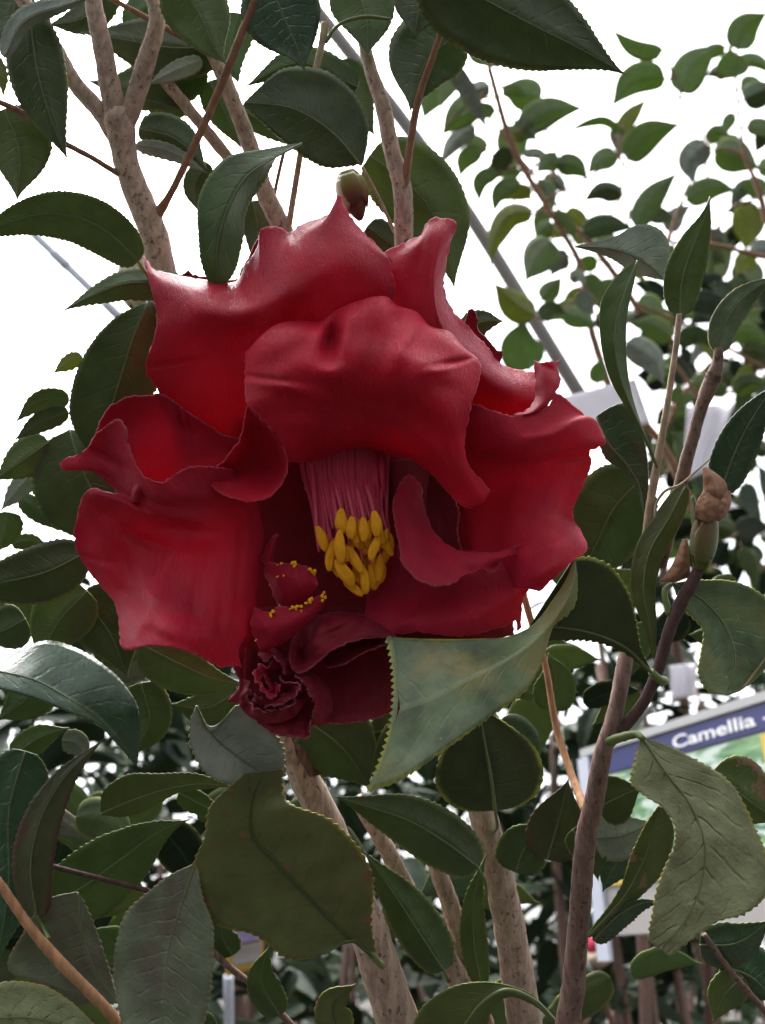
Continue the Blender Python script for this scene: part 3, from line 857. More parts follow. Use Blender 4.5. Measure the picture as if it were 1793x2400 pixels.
def anther_mesh(x, y, z, ang, ln, wd_, tz, parent, seed):
    """two-lobed pollen sac, long axis at picture angle ang (deg, 90 = straight down)"""
    ca, sa = math.cos(math.radians(ang)), math.sin(math.radians(ang))
    V, UV = [], []
    nl, nm = 15, 16
    for i in range(nl):
        t = i / (nl - 1)
        s = (math.sin(math.pi * (0.04 + 0.92 * t)) ** 0.55) * (0.86 + 0.28 * t)
        al = (t - .5) * ln
        for j in range(nm):
            a = 2 * math.pi * j / nm
            r = wd_ / 2 * s * (1 - 0.30 * math.exp(-((abs(math.cos(a))) / 0.30) ** 2)) * (1 + .10 * mnoise.noise(Vector((al * .07, seed * 7.7, a))))
            lx, lz = math.cos(a) * r, math.sin(a) * r * .8
            bend = 0.12 * ln * math.sin(t * 3 + seed)
            n_ = 1.5 * mnoise.noise(Vector((al * .12, a * 1.5, seed * 3.1))) + 1.1 * mnoise.noise(Vector((al * .35, a * 4, seed * 1.1)))
            V.append(PZ(x + ca * al - sa * (lx + bend * .3) + n_ * .5, y + sa * al + ca * (lx + bend * .3) + n_ * .5, z + lz + tz * (t - .5) + n_))
            UV.append((t, j / nm))
    F = grid_faces(nl, nm, True)
    F.append(tuple(range(nm - 1, -1, -1))); F.append(tuple((nl - 1) * nm + j for j in range(nm)))
    og = V[0]
    return link('anther', mesh_from('anther', V, F, M['anther'], UV, None, True, og), parent, og)


ANTH = [  # x, y of the sac's centre, z, angle, length, width
    (801, 1221, 24, 88, 58, 29), (824, 1236, 22, 100, 52, 27), (852, 1240, 22, 92, 56, 24), (880, 1227, 24, 84, 58, 28),
    (753, 1262, 40, 66, 60, 25), (776, 1300, 44, 92, 74, 25), (799, 1281, 14, 84, 74, 28), (832, 1308, 40, 66, 72, 24),
    (807, 1342, 30, 62, 70, 32), (853, 1358, 44, 84, 66, 25), (828, 1380, 54, 32, 52, 21), (878, 1282, 28, 104, 62, 24),
    (833, 1258, 34, 70, 34, 20), (893, 1255, 48, 80, 44, 22), (908, 1281, 62, 66, 46, 20), (888, 1331, 62, 100, 64, 25),
    (868, 1340, 70, 95, 60, 24), (858, 1280, 66, 100, 40, 18), (916, 1270, 74, 80, 40, 18), (898, 1308, 74, 110, 54, 20),
    (846, 1325, 72, 80, 44, 22), (785, 1330, 60, 70, 46, 20), (872, 1306, 72, 90, 40, 18), (846, 1268, 58, 95, 40, 20), (905, 1296, 80, 95, 44, 20),
    (838, 1262, 48, 90, 40, 22), (790, 1316, 62, 80, 46, 22), (880, 1360, 72, 105, 44, 22), (862, 1262, 50, 90, 40, 20),
    (818, 1290, 46, 96, 52, 20), (838, 1345, 66, 70, 50, 22), (872, 1352, 60, 78, 56, 21), (896, 1346, 74, 110, 42, 20), (856, 1312, 80, 60, 40, 18),
    (804, 1318, 58, 110, 48, 20), (770, 1278, 56, 74, 50, 20), (902, 1262, 58, 100, 46, 18), (842, 1242, 40, 86, 48, 20), (866, 1240, 36, 96, 46, 19)]
for k, (ax, ay, az, ang, ln, wd_) in enumerate(ANTH):
    ca, sa = math.cos(math.radians(ang)), math.sin(math.radians(ang))
    hx, hy = ax - ca * ln * .45, ay - sa * ln * .45
    bx = 805 + (ax - 830) * 0.95 + rs.uniform(-6, 6)
    front = ay < 1290
    z0 = 120 if front else 190
    by = 1078 if front else 1100
    pts = [PZ(bx, by - 40, z0 + 20), PZ(bx + (hx - bx) * .12, by + 40, z0 - 30), PZ(bx + (hx - bx) * .5, (by + hy) / 2 + 12, az + 30), PZ(hx, hy, az + 1)]
    st = tube(pts, [9 * PX, 7.5 * PX, 6.0 * PX, 3.4 * PX], M['filament'], 'filament', flower, 7, 22, 0.03)
    anther_mesh(ax, ay, az, ang, ln * 1.04, wd_ * 1.0, rs.uniform(-16, 8), st, k)
for k in range(24):        # filaments whose sacs are hidden behind the others
    a = -1 + 2 * (k + .5) / 24
    bx = 808 + 98 * a + rs.uniform(-4, 4)
    dz = 55 * math.sqrt(max(0, 1 - a * a))
    ex = 826 + 88 * a * (0.9) + rs.uniform(-5, 5)
    ey = 1232 + 34 * abs(a) + rs.uniform(-14, 30)
    pts = [PZ(bx, 1040, 160 - dz), PZ(bx + 1, 1110, 140 - dz), PZ(bx + (ex - bx) * .45, 1165, 118 - dz * 1.1), PZ(ex, ey, 84 - dz * .9)]
    tube(pts, [9.5 * PX, 8.2 * PX, 6.2 * PX, 3.2 * PX], M['filament'], 'filament', flower, 7, 20, 0.03)
# the tube the filaments are joined into at their foot
V, UV = [], []
for i in range(14):
    t = i / 13
    for j in range(40):
        a = 2 * math.pi * j / 40
        rr = 1 - 0.05 * (j % 2) * t
        V.append(PZ(806 + (100 - 8 * t) * math.cos(a) * rr, 1030 + 120 * t, 165 - 25 * t - 62 * math.sin(a) * rr))
        UV.append((t, j / 40))
og = V[0]
link('stamen_tube', mesh_from('stamen_tube', V, grid_faces(14, 40, True), M['filament'], UV, None, True, og), flower, og)

# ================================================================== the shrub that carries the bloom
shrub = thing('camellia_shrub', Vector((PZ(950, 2400, 150).x, PZ(950, 2400, 150).y, 0.0)), 'leafy camellia shrub with tan forked trunks directly behind the red bloom', 'shrub')
B = lambda *a, **k: branch(*a, **k)
# upper left trunk and its fork
B([(395, 760, 78, 330), (376, 642, 75, 330), (359, 544, 66, 330), (321, 452, 64, 330), (294, 376, 58, 330), (283, 310, 68, 330), (276, 278, 70, 330), (273, 258, 52, 330), (272, 250, 20, 330)], shrub, M['bark'], label='thick tan trunk at upper left that forks in three')
B([(268, 315, 42, 332), (245, 275, 42, 335), (180, 201, 38, 345), (122, 100, 36, 355), (60, 10, 34, 365), (30, -40, 34, 370)], shrub, M['bark'])
B([(272, 290, 48, 325), (265, 245, 50, 325), (242, 120, 46, 320), (218, 0, 40, 315), (212, -40, 38, 315)], shrub, M['bark'])
B([(292, 300, 44, 330), (312, 245, 46, 330), (344, 140, 44, 330), (368, 46, 38, 330), (352, -30, 34, 330)], shrub, M['bark'])
B([(125, 106, 16, 350), (117, 70, 15, 350), (98, -10, 13, 350)], shrub, M['barkred'])
B([(300, 418, 18, 322), (262, 398, 14, 314), (220, 372, 13, 300), (136, 327, 14, 280), (45, 260, 14, 260), (-20, 232, 13, 250)], shrub, M['barkred'])
B([(345, 545, 30, 326), (376, 492, 24, 320), (388, 474, 19, 312), (436, 381, 18, 300), (506, 229, 19, 290), (555, 109, 20, 280), (603, -10, 20, 270)], shrub, M['barkred'])
# second trunk
B([(690, 590, 46, 380), (664, 539, 46, 380), (626, 463, 45, 385), (588, 348, 40, 395), (539, 218, 38, 405), (490, 103, 32, 415)], shrub, M['bark'])
B([(495, 130, 18, 415), (470, 112, 15, 412), (400, 72, 14, 405), (327, 33, 13, 400), (255, -6, 12, 395)], shrub, M['barkred'])
B([(540, 375, 26, 450), (517, 348, 28, 450), (450, 265, 28, 460), (392, 196, 28, 470), (330, 120, 26, 480)], shrub, M['bark'])
B([(672, 560, 15, 370), (680, 510, 15, 365), (708, 338, 15, 350), (735, 190, 16, 340), (757, 88, 18, 335), (763, 55, 22, 335)], shrub, M['barkpale'])
B([(640, 470, 9, 400), (655, 400, 9, 400), (667, 350, 9, 405)], shrub, M['barkred'])
# third trunk
B([(955, 660, 46, 330), (947, 572, 46, 330), (942, 436, 45, 335), (920, 359, 40, 345), (893, 234, 37, 360), (871, 170, 32, 370), (850, 90, 28, 380)], shrub, M['bark'])
B([(948, 440, 24, 325), (953, 400, 20, 320), (966, 310, 18, 310), (980, 234, 18, 300), (1013, 136, 16, 290), (1056, 22, 15, 280), (1078, -20, 15, 275)], shrub, M['barkred'])
B([(925, 545, 9, 350), (893, 474, 8, 360), (849, 392, 8, 370)], shrub, M['barkpale'])
# lower trunks
B([(660, 1640, 66, 330), (676, 1720, 68, 320), (712, 1820, 70, 310), (762, 1918, 74, 300), (820, 2070, 82, 280), (871, 2200, 92, 260), (905, 2310, 98, 245), (945, 2430, 102, 230)], shrub, M['bark'], label='thick tan trunk rising under the bloom')
B([(835, 1870, 34, 380), (909, 1995, 40, 380), (969, 2108, 40, 370), (1030, 2215, 44, 360), (1080, 2310, 58, 350), (1120, 2430, 64, 340)], shrub, M['bark'])
B([(985, 1920, 34, 420), (1013, 2005, 38, 415), (1051, 2108, 44, 405), (1094, 2244, 48, 390), (1140, 2430, 50, 370)], shrub, M['bark'])
B([(1080, 1740, 52, 420), (1105, 1820, 60, 415), (1149, 1972, 70, 400), (1187, 2136, 74, 385), (1215, 2300, 80, 370), (1235, 2430, 84, 360)], shrub, M['bark'], label='straight tan trunk right of centre')
B([(-20, 2045, 18, -10), (0, 2072, 20, -10), (71, 2174, 22, -12), (136, 2250, 26, -14), (207, 2321, 25, -16), (295, 2415, 27, -18)], shrub, M['twigorange'], label='orange tan twig crossing the lower left corner')
B([(107, 2026, 13, 90), (160, 2040, 12, 100), (240, 2060, 12, 115), (350, 2088, 12, 135)], shrub, M['barkdark'])
B([(488, 2220, 14, 240), (530, 2260, 15, 240), (599, 2315, 15, 240), (690, 2410, 17, 240)], shrub, M['barkbrown'])

L = lambda *a, **k: leaf(shrub, *a, **k)
B([(668, 1650, 26, 312), (684, 1700, 40, 308), (712, 1790, 44, 302), (738, 1865, 34, 298), (752, 1900, 12, 300)], shrub, M['barkbrown'], 'bark_strip')
# ---- left side
L([(325, 612), (262, 552), (190, 512), (104, 502), (0, 530), (-90, 585)], 66, 'under', (70, 10), (0.9, 0.85), (0.5, -0.3), tl=13, stalk=[(334, 630, 90), (350, 650, 120)])
L([(440, 668), (365, 664), (300, 664), (225, 690), (144, 730)], 40, 'under', (140, 60), (1, .8), (0.3, 0.5))
leaf3(shrub, [(348, 705, 170), (272, 745, 150), (207, 818, 150), (169, 916, 165), (165, 970, 175), (188, 1030, 190), (230, 1085, 205)],
      [(350, 705, 165), (320, 770, 150), (283, 883, 155), (255, 980, 170), (232, 1090, 205)],
      [(355, 705, 175), (390, 760, 190), (395, 850, 190), (355, 930, 190), (300, 1010, 195), (235, 1092, 205)], 'dark', 4, 13, label='broad dark leaf at left beside the upper petal')
L([(193, 836), (165, 848), (125, 874)], 17, 'yellow', (160, 150), rib=None)
L([(162, 934), (95, 940), (35, 990)], 24, 'under', (200, 170), rib=1.5, fold=(.4, -.3))
L([(160, 964), (100, 987), (32, 1032)], 24, 'dark', (210, 180), rib=1.5, fold=(.4, -.2))
L([(115, 1036), (60, 1075), (-15, 1128)], 44, 'under', (230, 200), rib=2)
leaf3(shrub, [(160, 1008, 235), (100, 1045, 230), (76, 1085, 230), (82, 1161, 225), (120, 1228, 225), (174, 1256, 230), (280, 1300, 250)],
      [(162, 1006, 235), (185, 1080, 215), (220, 1160, 215), (285, 1300, 250)],
      [(165, 1006, 240), (260, 1040, 240), (320, 1130, 245), (330, 1220, 250), (290, 1300, 255)], 'dark', 6, 15, label='round dark leaf at left edge with yellow teeth')
L([(200, 1296), (110, 1340), (0, 1366), (-110, 1388)], 66, 'dark', (190, 100), (1, 1), (.4, .1))
L([(205, 1385), (140, 1455), (85, 1560)], 68, 'under', (230, 240), (1, 1.1))
L([(185, 1395), (255, 1480), (300, 1590)], 72, 'dark', (250, 270), (1.2, 1))
leaf3(shrub, [(-80, 1540, 60), (0, 1553, 70), (48, 1524, 85), (109, 1503, 95), (163, 1514, 85), (234, 1553, 60), (289, 1602, 30), (321, 1657, -5), (326, 1744, 15), (321, 1794, 25)],
      [(-80, 1560, -15), (0, 1574, -20), (82, 1594, -30), (163, 1638, -25), (229, 1681, -10), (283, 1736, 5), (321, 1795, 25)],
      [(-80, 1600, -50), (0, 1614, -60), (82, 1637, -60), (163, 1669, -45), (229, 1697, -18), (272, 1741, -5), (320, 1796, 25)], 'gloss', 2.5, 15, cup=-.1, wav=5, label='glossy green leaf with pale sky sheen at left edge')
L([(330, 1510), (420, 1555), (500, 1590), (580, 1605)], 66, 'under', (200, 230), (.6, 1), (.2, .6))
leaf3(shrub, [(459, 1657, 30), (448, 1690, 20), (447, 1730, 14), (463, 1780, 14), (490, 1816, 18), (545, 1840, 26), (620, 1850, 40)],
      [(460, 1655, 20), (478, 1690, 40), (510, 1735, 48), (560, 1775, 48), (640, 1830, 50)],
      [(463, 1654, 26), (495, 1712, 38), (523, 1688, 30), (556, 1655, 30), (610, 1690, 34), (660, 1750, 44), (665, 1820, 52)], 'silver', 8, 15, cup=.1, label='silvery folded leaf under the left of the bloom')
# ---- olive leaf, front centre
leaf3(shrub, [(868, 2240, 25), (835, 2205, 15), (760, 2236, 8), (680, 2246, 5), (600, 2190, 0), (500, 2160, -5), (470, 2090, -8), (457, 2030, -10), (482, 1960, -10), (494, 1892, -8), (538, 1847, -2), (575, 1810, 8)],
      [(876, 2244, 20), (800, 2179, 18), (724, 2103, 16), (648, 2021, 14), (593, 1961, 12), (590, 1890, 12), (618, 1806, 10)],
      [(880, 2238, 25), (868, 2170, 10), (871, 2056, 0), (834, 1984, -4), (763, 1918, -4), (690, 1890, 0), (664, 1868, 22), (659, 1835, 26), (661, 1802, 14)],
      'olive', 8, 19, cup=.12, rib=4.5, wav=5, n=130, nv=25, label='large olive leaf with rusty specks in front of the trunk')
# its stalk
tube([PZ(870, 2236, 18), PZ(882, 2250, 60), PZ(896, 2262, 180)], [9 * PX, 8 * PX, 9 * PX], M['stalk'], 'leaf_stalk', shrub, 10)
# ---- lower left
L([(87, 2150), (72, 2030), (92, 1930), (145, 1830), (246, 1728)], 46, 'redmargin', (40, 10), (.9, 1.1), (.5, -.2), stalk=[(100, 2170, 40), (115, 2200, 0)])
L([(60, 1760), (25, 1880), (20, 2080), (-10, 2270)], 92, 'gloss', (180, 120), (1, .9), (.1, .2))
leaf3(shrub, [(236, 1905, 150), (240, 1860, 150), (285, 1822, 150), (380, 1814, 150), (465, 1815, 155), (535, 1840, 160)],
      [(236, 1908, 150), (300, 1880, 150), (390, 1850, 145), (460, 1838, 150), (537, 1842, 160)],
      [(238, 1910, 155), (300, 1912, 165), (350, 1896, 165), (415, 1858, 160), (480, 1848, 160), (538, 1843, 160)], 'under', 3, 16)
L([(418, 1858), (470, 1885), (530, 1915)], 26, 'bright', (180, 180), rib=2)
L([(100, 2125), (180, 2088), (283, 2014), (381, 1945), (446, 1920)], 78, 'bright', (170, 150), (1, 1.05), (.1, .5), rib=3.5)
leaf3(shrub, [(452, 2026, -1), (400, 2052, -16), (348, 2092, -35), (294, 2146, -55), (276, 2201, -72), (267, 2272, -90), (278, 2353, -111), (290, 2420, -128)],
      [(458, 2022, 4), (425, 2120, -28), (395, 2230, -62), (385, 2330, -92), (380, 2430, -122)],
      [(462, 2024, 0), (472, 2100, -32), (496, 2163, -55), (498, 2244, -80), (490, 2330, -102), (470, 2430, -128)], 'grey', 5, 16, rib=3.5, label='weathered grey green leaf at the bottom left of centre')
leaf3(shrub, [(180, 2090, 50), (110, 2110, 45), (60, 2180, 40), (20, 2268, 35), (110, 2310, 30), (270, 2352, 20)],
      [(182, 2092, 50), (190, 2180, 50), (220, 2270, 40), (276, 2352, 20)],
      [(184, 2090, 52), (220, 2168, 60), (246, 2244, 52), (276, 2348, 22)], 'grey', 4, 17, label='brownish grey leaf behind the orange twig')
L([(-80, 2392), (60, 2385), (270, 2440)], 82, 'pale', (-45, -45), (1, 1), (.2, 0), wav=5)
L([(30, 1772), (90, 1730), (162, 1705)], 32, 'under', (300, 300), rib=2)
L([(145, 1735), (175, 1740), (205, 1790)], 28, 'silver', (320, 320), rib=2)
L([(78, 1108), (42, 1150), (2, 1196)], 24, 'silver', (300, 300), rib=None)
L([(22, 1200), (16, 1240), (-8, 1296)], 34, 'under', (280, 280), rib=None)
L([(48, 1164), (90, 1202), (136, 1244)], 22, 'dark', (330, 320), rib=None)
L([(28, 1276), (70, 1268), (118, 1284)], 16, 'under', (330, 330), rib=None)
L([(60, 1450), (15, 1475), (-40, 1500)], 52, 'dark', (330, 330), rib=2)
L([(-10, 1420), (40, 1440), (90, 1500)], 44, 'under', (380, 380), rib=2)
L([(120, 1560), (60, 1640), (-10, 1690)], 60, 'dark', (420, 400), rib=2)
L([(300, 1400), (260, 1470), (240, 1560)], 46, 'dark', (440, 440), rib=2)
L([(330, 1600), (350, 1690), (300, 1780)], 52, 'dark', (420, 420), rib=2)
L([(560, 1620), (480, 1660), (400, 1650)], 50, 'dark', (480, 480), rib=2)
HOLES = [(445, 1670, 130, 90), (110, 1680, 80, 60), (1120, 1900, 150, 90), (1285, 2245, 70, 70), (1330, 1490, 60, 90), (600, 2250, 60, 110), (1010, 2290, 60, 50), (1470, 1900, 150, 260), (760, 2360, 90, 60), (30, 1580, 60, 40)]
rf = random.Random(42)
nput = 0
while nput < 62:
    x, y = rf.uniform(-40, 1480), rf.uniform(1480, 2420)
    if x < 300 and y < 1600 and rf.random() < .5: continue
    a, ln = rf.uniform(-.6, 3.7), rf.uniform(130, 230)
    tx, ty = x + math.cos(a) * ln, y + math.sin(a) * ln
    mx, my = (x + tx) / 2, (y + ty) / 2
    if any(((qx - hx) / (rx + 45)) ** 2 + ((qy - hy) / (ry + 45)) ** 2 < 1 for hx, hy, rx, ry in HOLES for qx, qy in ((x, y), (mx, my), (tx, ty))): continue
    zz = rf.uniform(560, 1300)
    L([(x, y), (mx + rf.uniform(-16, 16), my - rf.uniform(4, 24)), (tx, ty)], rf.uniform(34, 58), rf.choice(['dark', 'dark', 'under', 'gloss', 'bgleaf_shaded', 'grey', 'bright']), (zz, zz + rf.uniform(-60, 60)), (1, rf.uniform(.6, 1)), (rf.uniform(-.3, .6), rf.uniform(-.3, .6)), rib=None, lo=True, teeth=3)
    nput += 1
# ---- right of the lower trunks
L([(1120, 2032), (1050, 1978), (950, 1920), (860, 1890), (780, 1865)], 66, 'dark', (180, 220), (1, 1), (.2, .4), stalk=[(1135, 2060, 230), (1140, 2100, 330)], label='dark leaf with rusty dots right of the olive leaf')
L([(1040, 2275), (985, 2190), (920, 2090), (850, 1990)], 62, 'dark', (260, 300), (.8, 1), (.3, .5), stalk=[(1050, 2300, 330)])
L([(1128, 2310), (1110, 2200), (1112, 2100), (1140, 2000)], 30, 'under', (280, 300))
leaf3(shrub, [(1296, 2390, 100), (1250, 2334, 90), (1185, 2308, 85), (1120, 2302, 90), (1050, 2318, 100), (990, 2362, 110), (960, 2420, 120)],
      [(1300, 2395, 100), (1248, 2342, 86), (1185, 2320, 78), (1130, 2350, 78), (1090, 2400, 80), (1060, 2440, 90)],
      [(1302, 2400, 102), (1246, 2352, 92), (1188, 2336, 90), (1150, 2370, 90), (1140, 2420, 90), (1130, 2450, 95)], 'under', 3, 18, rib=8, label='arched leaf with yellow stalk at the bottom edge')
L([(545, 2240), (520, 2190), (535, 2140)], 34, 'dark', (250, 250), rib=2)
L([(655, 2380), (612, 2290), (632, 2215)], 38, 'bright', (220, 230), rib=2)
L([(800, 2440), (782, 2350), (835, 2305)], 42, 'olive', (180, 200), rib=2)
L([(720, 1690), (800, 1750), (870, 1850)], 92, 'dark', (260, 260), (1, 1), (.3, .4), teeth=7, label='dark toothed leaf beneath the bloom')
L([(1015, 1650), (930, 1695), (840, 1735)], 62, 'dark', (280, 300))
L([(1000, 1700), (930, 1760), (860, 1820)], 60, 'dark', (240, 270), (1, 1))
L([(1160, 1900), (1152, 1830), (1138, 1750), (1120, 1640)], 128, 'herodark', (210, 230), (1, .95), (.3, .3), rib=6, stalk=[(1165, 1930, 260), (1158, 1950, 370)])
# ---- top
L([(1078, 80), (1010, 130), (960, 262)], 84, 'dark', (320, 300), (.9, 1.2))
L([(1020, -60), (985, 10), (972, 90)], 72, 'dark', (280, 280))
L([(825, -60), (858, 40), (862, 135)], 74, 'bright', (360, 330), (1, 1))
tube([PZ(763, 100, 335), PZ(790, 62, 330), PZ(850, 40, 325), PZ(915, 45, 325)], [6 * PX, 5 * PX, 5 * PX, 4 * PX], M['stalk'], 'leaf_stalk', shrub, 8)
leaf3(shrub, [(850, 385, 300), (760, 390, 300), (690, 350, 305), (620, 290, 310), (572, 245, 320)],
      [(846, 388, 295), (780, 312, 290), (690, 256, 295), (572, 240, 318)],
      [(853, 380, 300), (862, 300, 300), (830, 220, 300), (762, 168, 305), (675, 160, 310), (574, 238, 320)], 'dark', 4, 15, rib=3.5, label='broad round leaf above the bloom')
L([(838, 205), (700, 148), (570, 205)], 52, 'bright', (360, 360), (.8, .8), (.2, .2))
L([(630, -50), (665, 40), (700, 120), (714, 166)], 92, 'gloss', (250, 260), (1, 1), (-.2, .2), label='dark glossy leaf hanging from the top edge')
L([(410, -50), (465, 30), (514, 130), (532, 152)], 74, 'under', (240, 250), (1, 1))
leaf3(shrub, [(708, 335, 140), (655, 345, 140), (600, 354, 140), (534, 370, 135), (490, 414, 130), (468, 463, 125), (466, 544, 125), (485, 650, 135), (505, 680, 140)],
      [(708, 336, 140), (640, 372, 120), (580, 412, 105), (535, 485, 100), (512, 560, 105), (508, 682, 140)],
      [(708, 338, 145), (653, 362, 160), (621, 419, 175), (577, 490, 175), (566, 572, 170), (545, 642, 165), (510, 684, 145)], 'bright', 4, 13, rib=3, label='lighter green leaf arching over the top left petal')
L([(70, 40), (88, 170), (120, 280), (160, 378)], 66, 'dark', (230, 250), (1, 1))
L([(10, 255), (45, 350), (40, 470)], 80, 'under', (290, 290), (1, 1))
L([(-30, 120), (5, 185), (8, 228)], 17, 'yellow', (150, 150), rib=None)
L([(10, 135), (60, 50), (150, 15), (235, -15)], 30, 'silver', (200, 200), (1, .6), (.3, .8), rib=2)
L([(520, 110), (400, 112), (300, 95), (190, 75)], 72, 'dark', (430, 440), (1, 1))
L([(480, 150), (380, 192), (300, 205), (205, 190)], 66, 'dark', (470, 470), (1, 1))
L([(474, 142), (410, 168), (342, 200)], 22, 'silver', (420, 420), rib=None)
L([(325, 300), (410, 325), (488, 400)], 48, 'dark', (400, 400), (1, .7))
L([(318, 340), (400, 358), (486, 406)], 18, 'silver', (395, 395), rib=None)
L([(485, 380), (455, 440), (466, 500)], 28, 'dark', (430, 430), rib=2)
L([(335, 232), (400, 250), (468, 270)], 26, 'bright', (480, 480), rib=2)
L([(490, 190), (530, 270), (566, 350)], 40, 'bright', (470, 470))
L([(560, 255), (640, 300), (700, 350)], 30, 'bright', (440, 440), rib=2)
L([(592, 470), (604, 540), (588, 610)], 38, 'dark', (450, 450), rib=2)
L([(560, 30), (540, 120), (560, 200)], 46, 'bright', (520, 520), rib=2)
L([(40, -30), (20, 60), (-30, 110)], 50, 'dark', (420, 420))
L([(260, -40), (200, 40), (110, 60)], 46, 'dark', (520, 520))
L([(385, -20), (320, 50), (340, 120)], 40, 'bright', (560, 560), rib=2)
L([(800, 140), (830, 230), (880, 320)], 50, 'dark', (480, 480), (1, 1))
L([(865, 365), (950, 425), (1025, 520), (1052, 610), (1066, 680)], 98, 'under', (450, 420), (1, .9), (.1, .2), label='large leaf behind the upper right lobe of the bloom')
L([(860, 530), (900, 560), (945, 590)], 36, 'dark', (420, 420), rib=2)
L([(1000, -90), (1130, -5), (1240, 55), (1360, 115), (1468, 176)], 128, 'dark', (150, 220), (1.0, 1.0), (.1, .2), teeth=6, tl=17, rib=3.5, label='big dark toothed leaf at the top edge right of centre')
L([(1085, 792), (1120, 758), (1182, 752)], 32, 'dark', (300, 300), rib=2)
L([(1290, 1665), (1302, 1590), (1285, 1530)], 48, 'bright', (380, 380), rib=2)


def bud_scales(parent, cx, cy, z, rx, ry, ang, mats, n=6, name='flower_bud', label=None):
    """egg-shaped bud wrapped in overlapping scales; ang: picture angle of the tip"""
    ca, sa = math.cos(math.radians(ang)), math.sin(math.radians(ang))

    def pt(t, a, r):
        s = math.sin(math.pi * min(.98, .06 + .92 * t)) ** .6 * (1.05 - .35 * t)
        al = (t - .5) * 2 * ry
        lx, lz = math.cos(a) * rx * s * r, math.sin(a) * rx * s * r
        return PZ(cx + ca * al - sa * lx, cy + sa * al + ca * lx, z + lz)
    V, UV = [], []
    for i in range(20):
        for j in range(20):
            V.append(pt(i / 19, 2 * math.pi * j / 20, 1)); UV.append((i / 19, j / 20))
    F = grid_faces(20, 20, True)
    og = V[0]
    core = link(name, mesh_from(name, V, F, M[mats[0]], UV, None, True, og), parent, og)
    if label: core['label'] = label
    for k in range(n):
        a0 = k * 2.4
        t0, t1 = 0.0 + .07 * (k // 2), 0.62 + .10 * (k // 2)
        V, UV = [], []
        for i in range(16):
            t = i / 15
            wd_ = 1.05 * math.sin(math.pi * min(1, .25 + .75 * t)) ** .6 * (1 - t ** 6)
            for j in range(9):
                v = j / 8 * 2 - 1
                V.append(pt(min(1, t0 + (t1 - t0) * t), a0 + v * wd_, 1.10 + .05 * t - .05 * v * v + .02 * (k % 3)))
                UV.append((t, j / 8))
        og = V[0]
        s_ = link('bud_scale', mesh_from('bud_scale', V, grid_faces(16, 9), M[mats[1 + k % (len(mats) - 1)]], UV, None, True, og), core, og)
        md = s_.modifiers.new('thickness', 'SOLIDIFY'); md.thickness = .0003; md.offset = 0
    return core


M['bud_yellow'] = grad_mat('bud_yellow_green', [(0.20, 0.17, 0.04), (0.22, 0.15, 0.04), (0.13, 0.06, 0.03), (0.05, 0.018, 0.016)])
M['bud_cream'] = grad_mat('bud_cream_brown', [(0.30, 0.28, 0.12), (0.50, 0.42, 0.30), (0.42, 0.33, 0.24), (0.14, 0.07, 0.05)])
M['bud_green'] = grad_mat('bud_green_brown', [(0.08, 0.10, 0.022), (0.11, 0.11, 0.03), (0.13, 0.085, 0.035), (0.20, 0.09, 0.05)])
M['bract'] = grad_mat('bract_dry_brown', [(0.22, 0.12, 0.07), (0.38, 0.21, 0.13), (0.46, 0.27, 0.18)], 0.7, .2, 300, .15)
M['petal_bud'] = plain_mat('pink_bud_petal', (0.45, 0.03, 0.07), 0.5, 0.4, 0.2, 60, 0.2)
bud_scales(shrub, 828, 458, 400, 36, 62, 74, ['bud_yellow', 'bud_yellow', 'bud_cream'], label='yellow green bud with a brown tip above the bloom')
bud_scales(shrub, 340, 645, 420, 66, 88, -100, ['bud_cream', 'bud_cream', 'bud_yellow'], label='cream brown bud behind the left trunk')

# ================================================================== the slender plant at the right
right = thing('camellia_plant', Vector((PZ(1320, 2400, 60).x, PZ(1320, 2400, 60).y, 0.0)), 'slender camellia with a dark reddish stem and green bud right of the bloom', 'shrub')
R = lambda *a, **k: leaf(right, *a, **k)
B([(1322, 2440, 58, 60), (1334, 2380, 56, 60), (1356, 2163, 50, 58), (1378, 1945, 48, 55), (1394, 1870, 46, 54), (1416, 1754, 42, 52), (1437, 1690, 38, 60), (1465, 1548, 36, 110), (1480, 1470, 30, 150)], right, M['barkbrown'], label='long brown stem at lower right')
B([(1428, 1742, 26, 52), (1468, 1698, 27, 50), (1506, 1650, 27, 48), (1542, 1570, 28, 44), (1568, 1480, 29, 40), (1596, 1412, 31, 38), (1630, 1350, 27, 32), (1638, 1332, 26, 30)], right, M['barkdark'], label='dark purple side branch that carries the bud')
B([(1548, 1330, 26, 150), (1563, 1275, 28, 140), (1585, 1180, 29, 130), (1606, 1090, 30, 120), (1628, 1010, 29, 112), (1644, 954, 30, 108), (1660, 912, 36, 105), (1672, 883, 38, 102), (1682, 850, 26, 100), (1684, 815, 20, 98)], right, M['barkbrown'])
B([(1500, 1320, 8, 130), (1510, 1262, 13, 125), (1522, 1190, 18, 118), (1535, 1117, 20, 112), (1550, 1030, 17, 106), (1563, 954, 15, 100), (1576, 870, 14, 96), (1586, 800, 14, 92), (1592, 735, 13, 90)], right, M['barkpale'], label='pale tan stem at upper right')
B([(1225, 1385, 16, 330), (1240, 1440, 16, 325), (1274, 1543, 15, 310), (1307, 1717, 17, 270), (1345, 1830, 18, 180), (1372, 1900, 22, 80)], right, M['twigorange'], label='thin tan twig joining the brown stem')
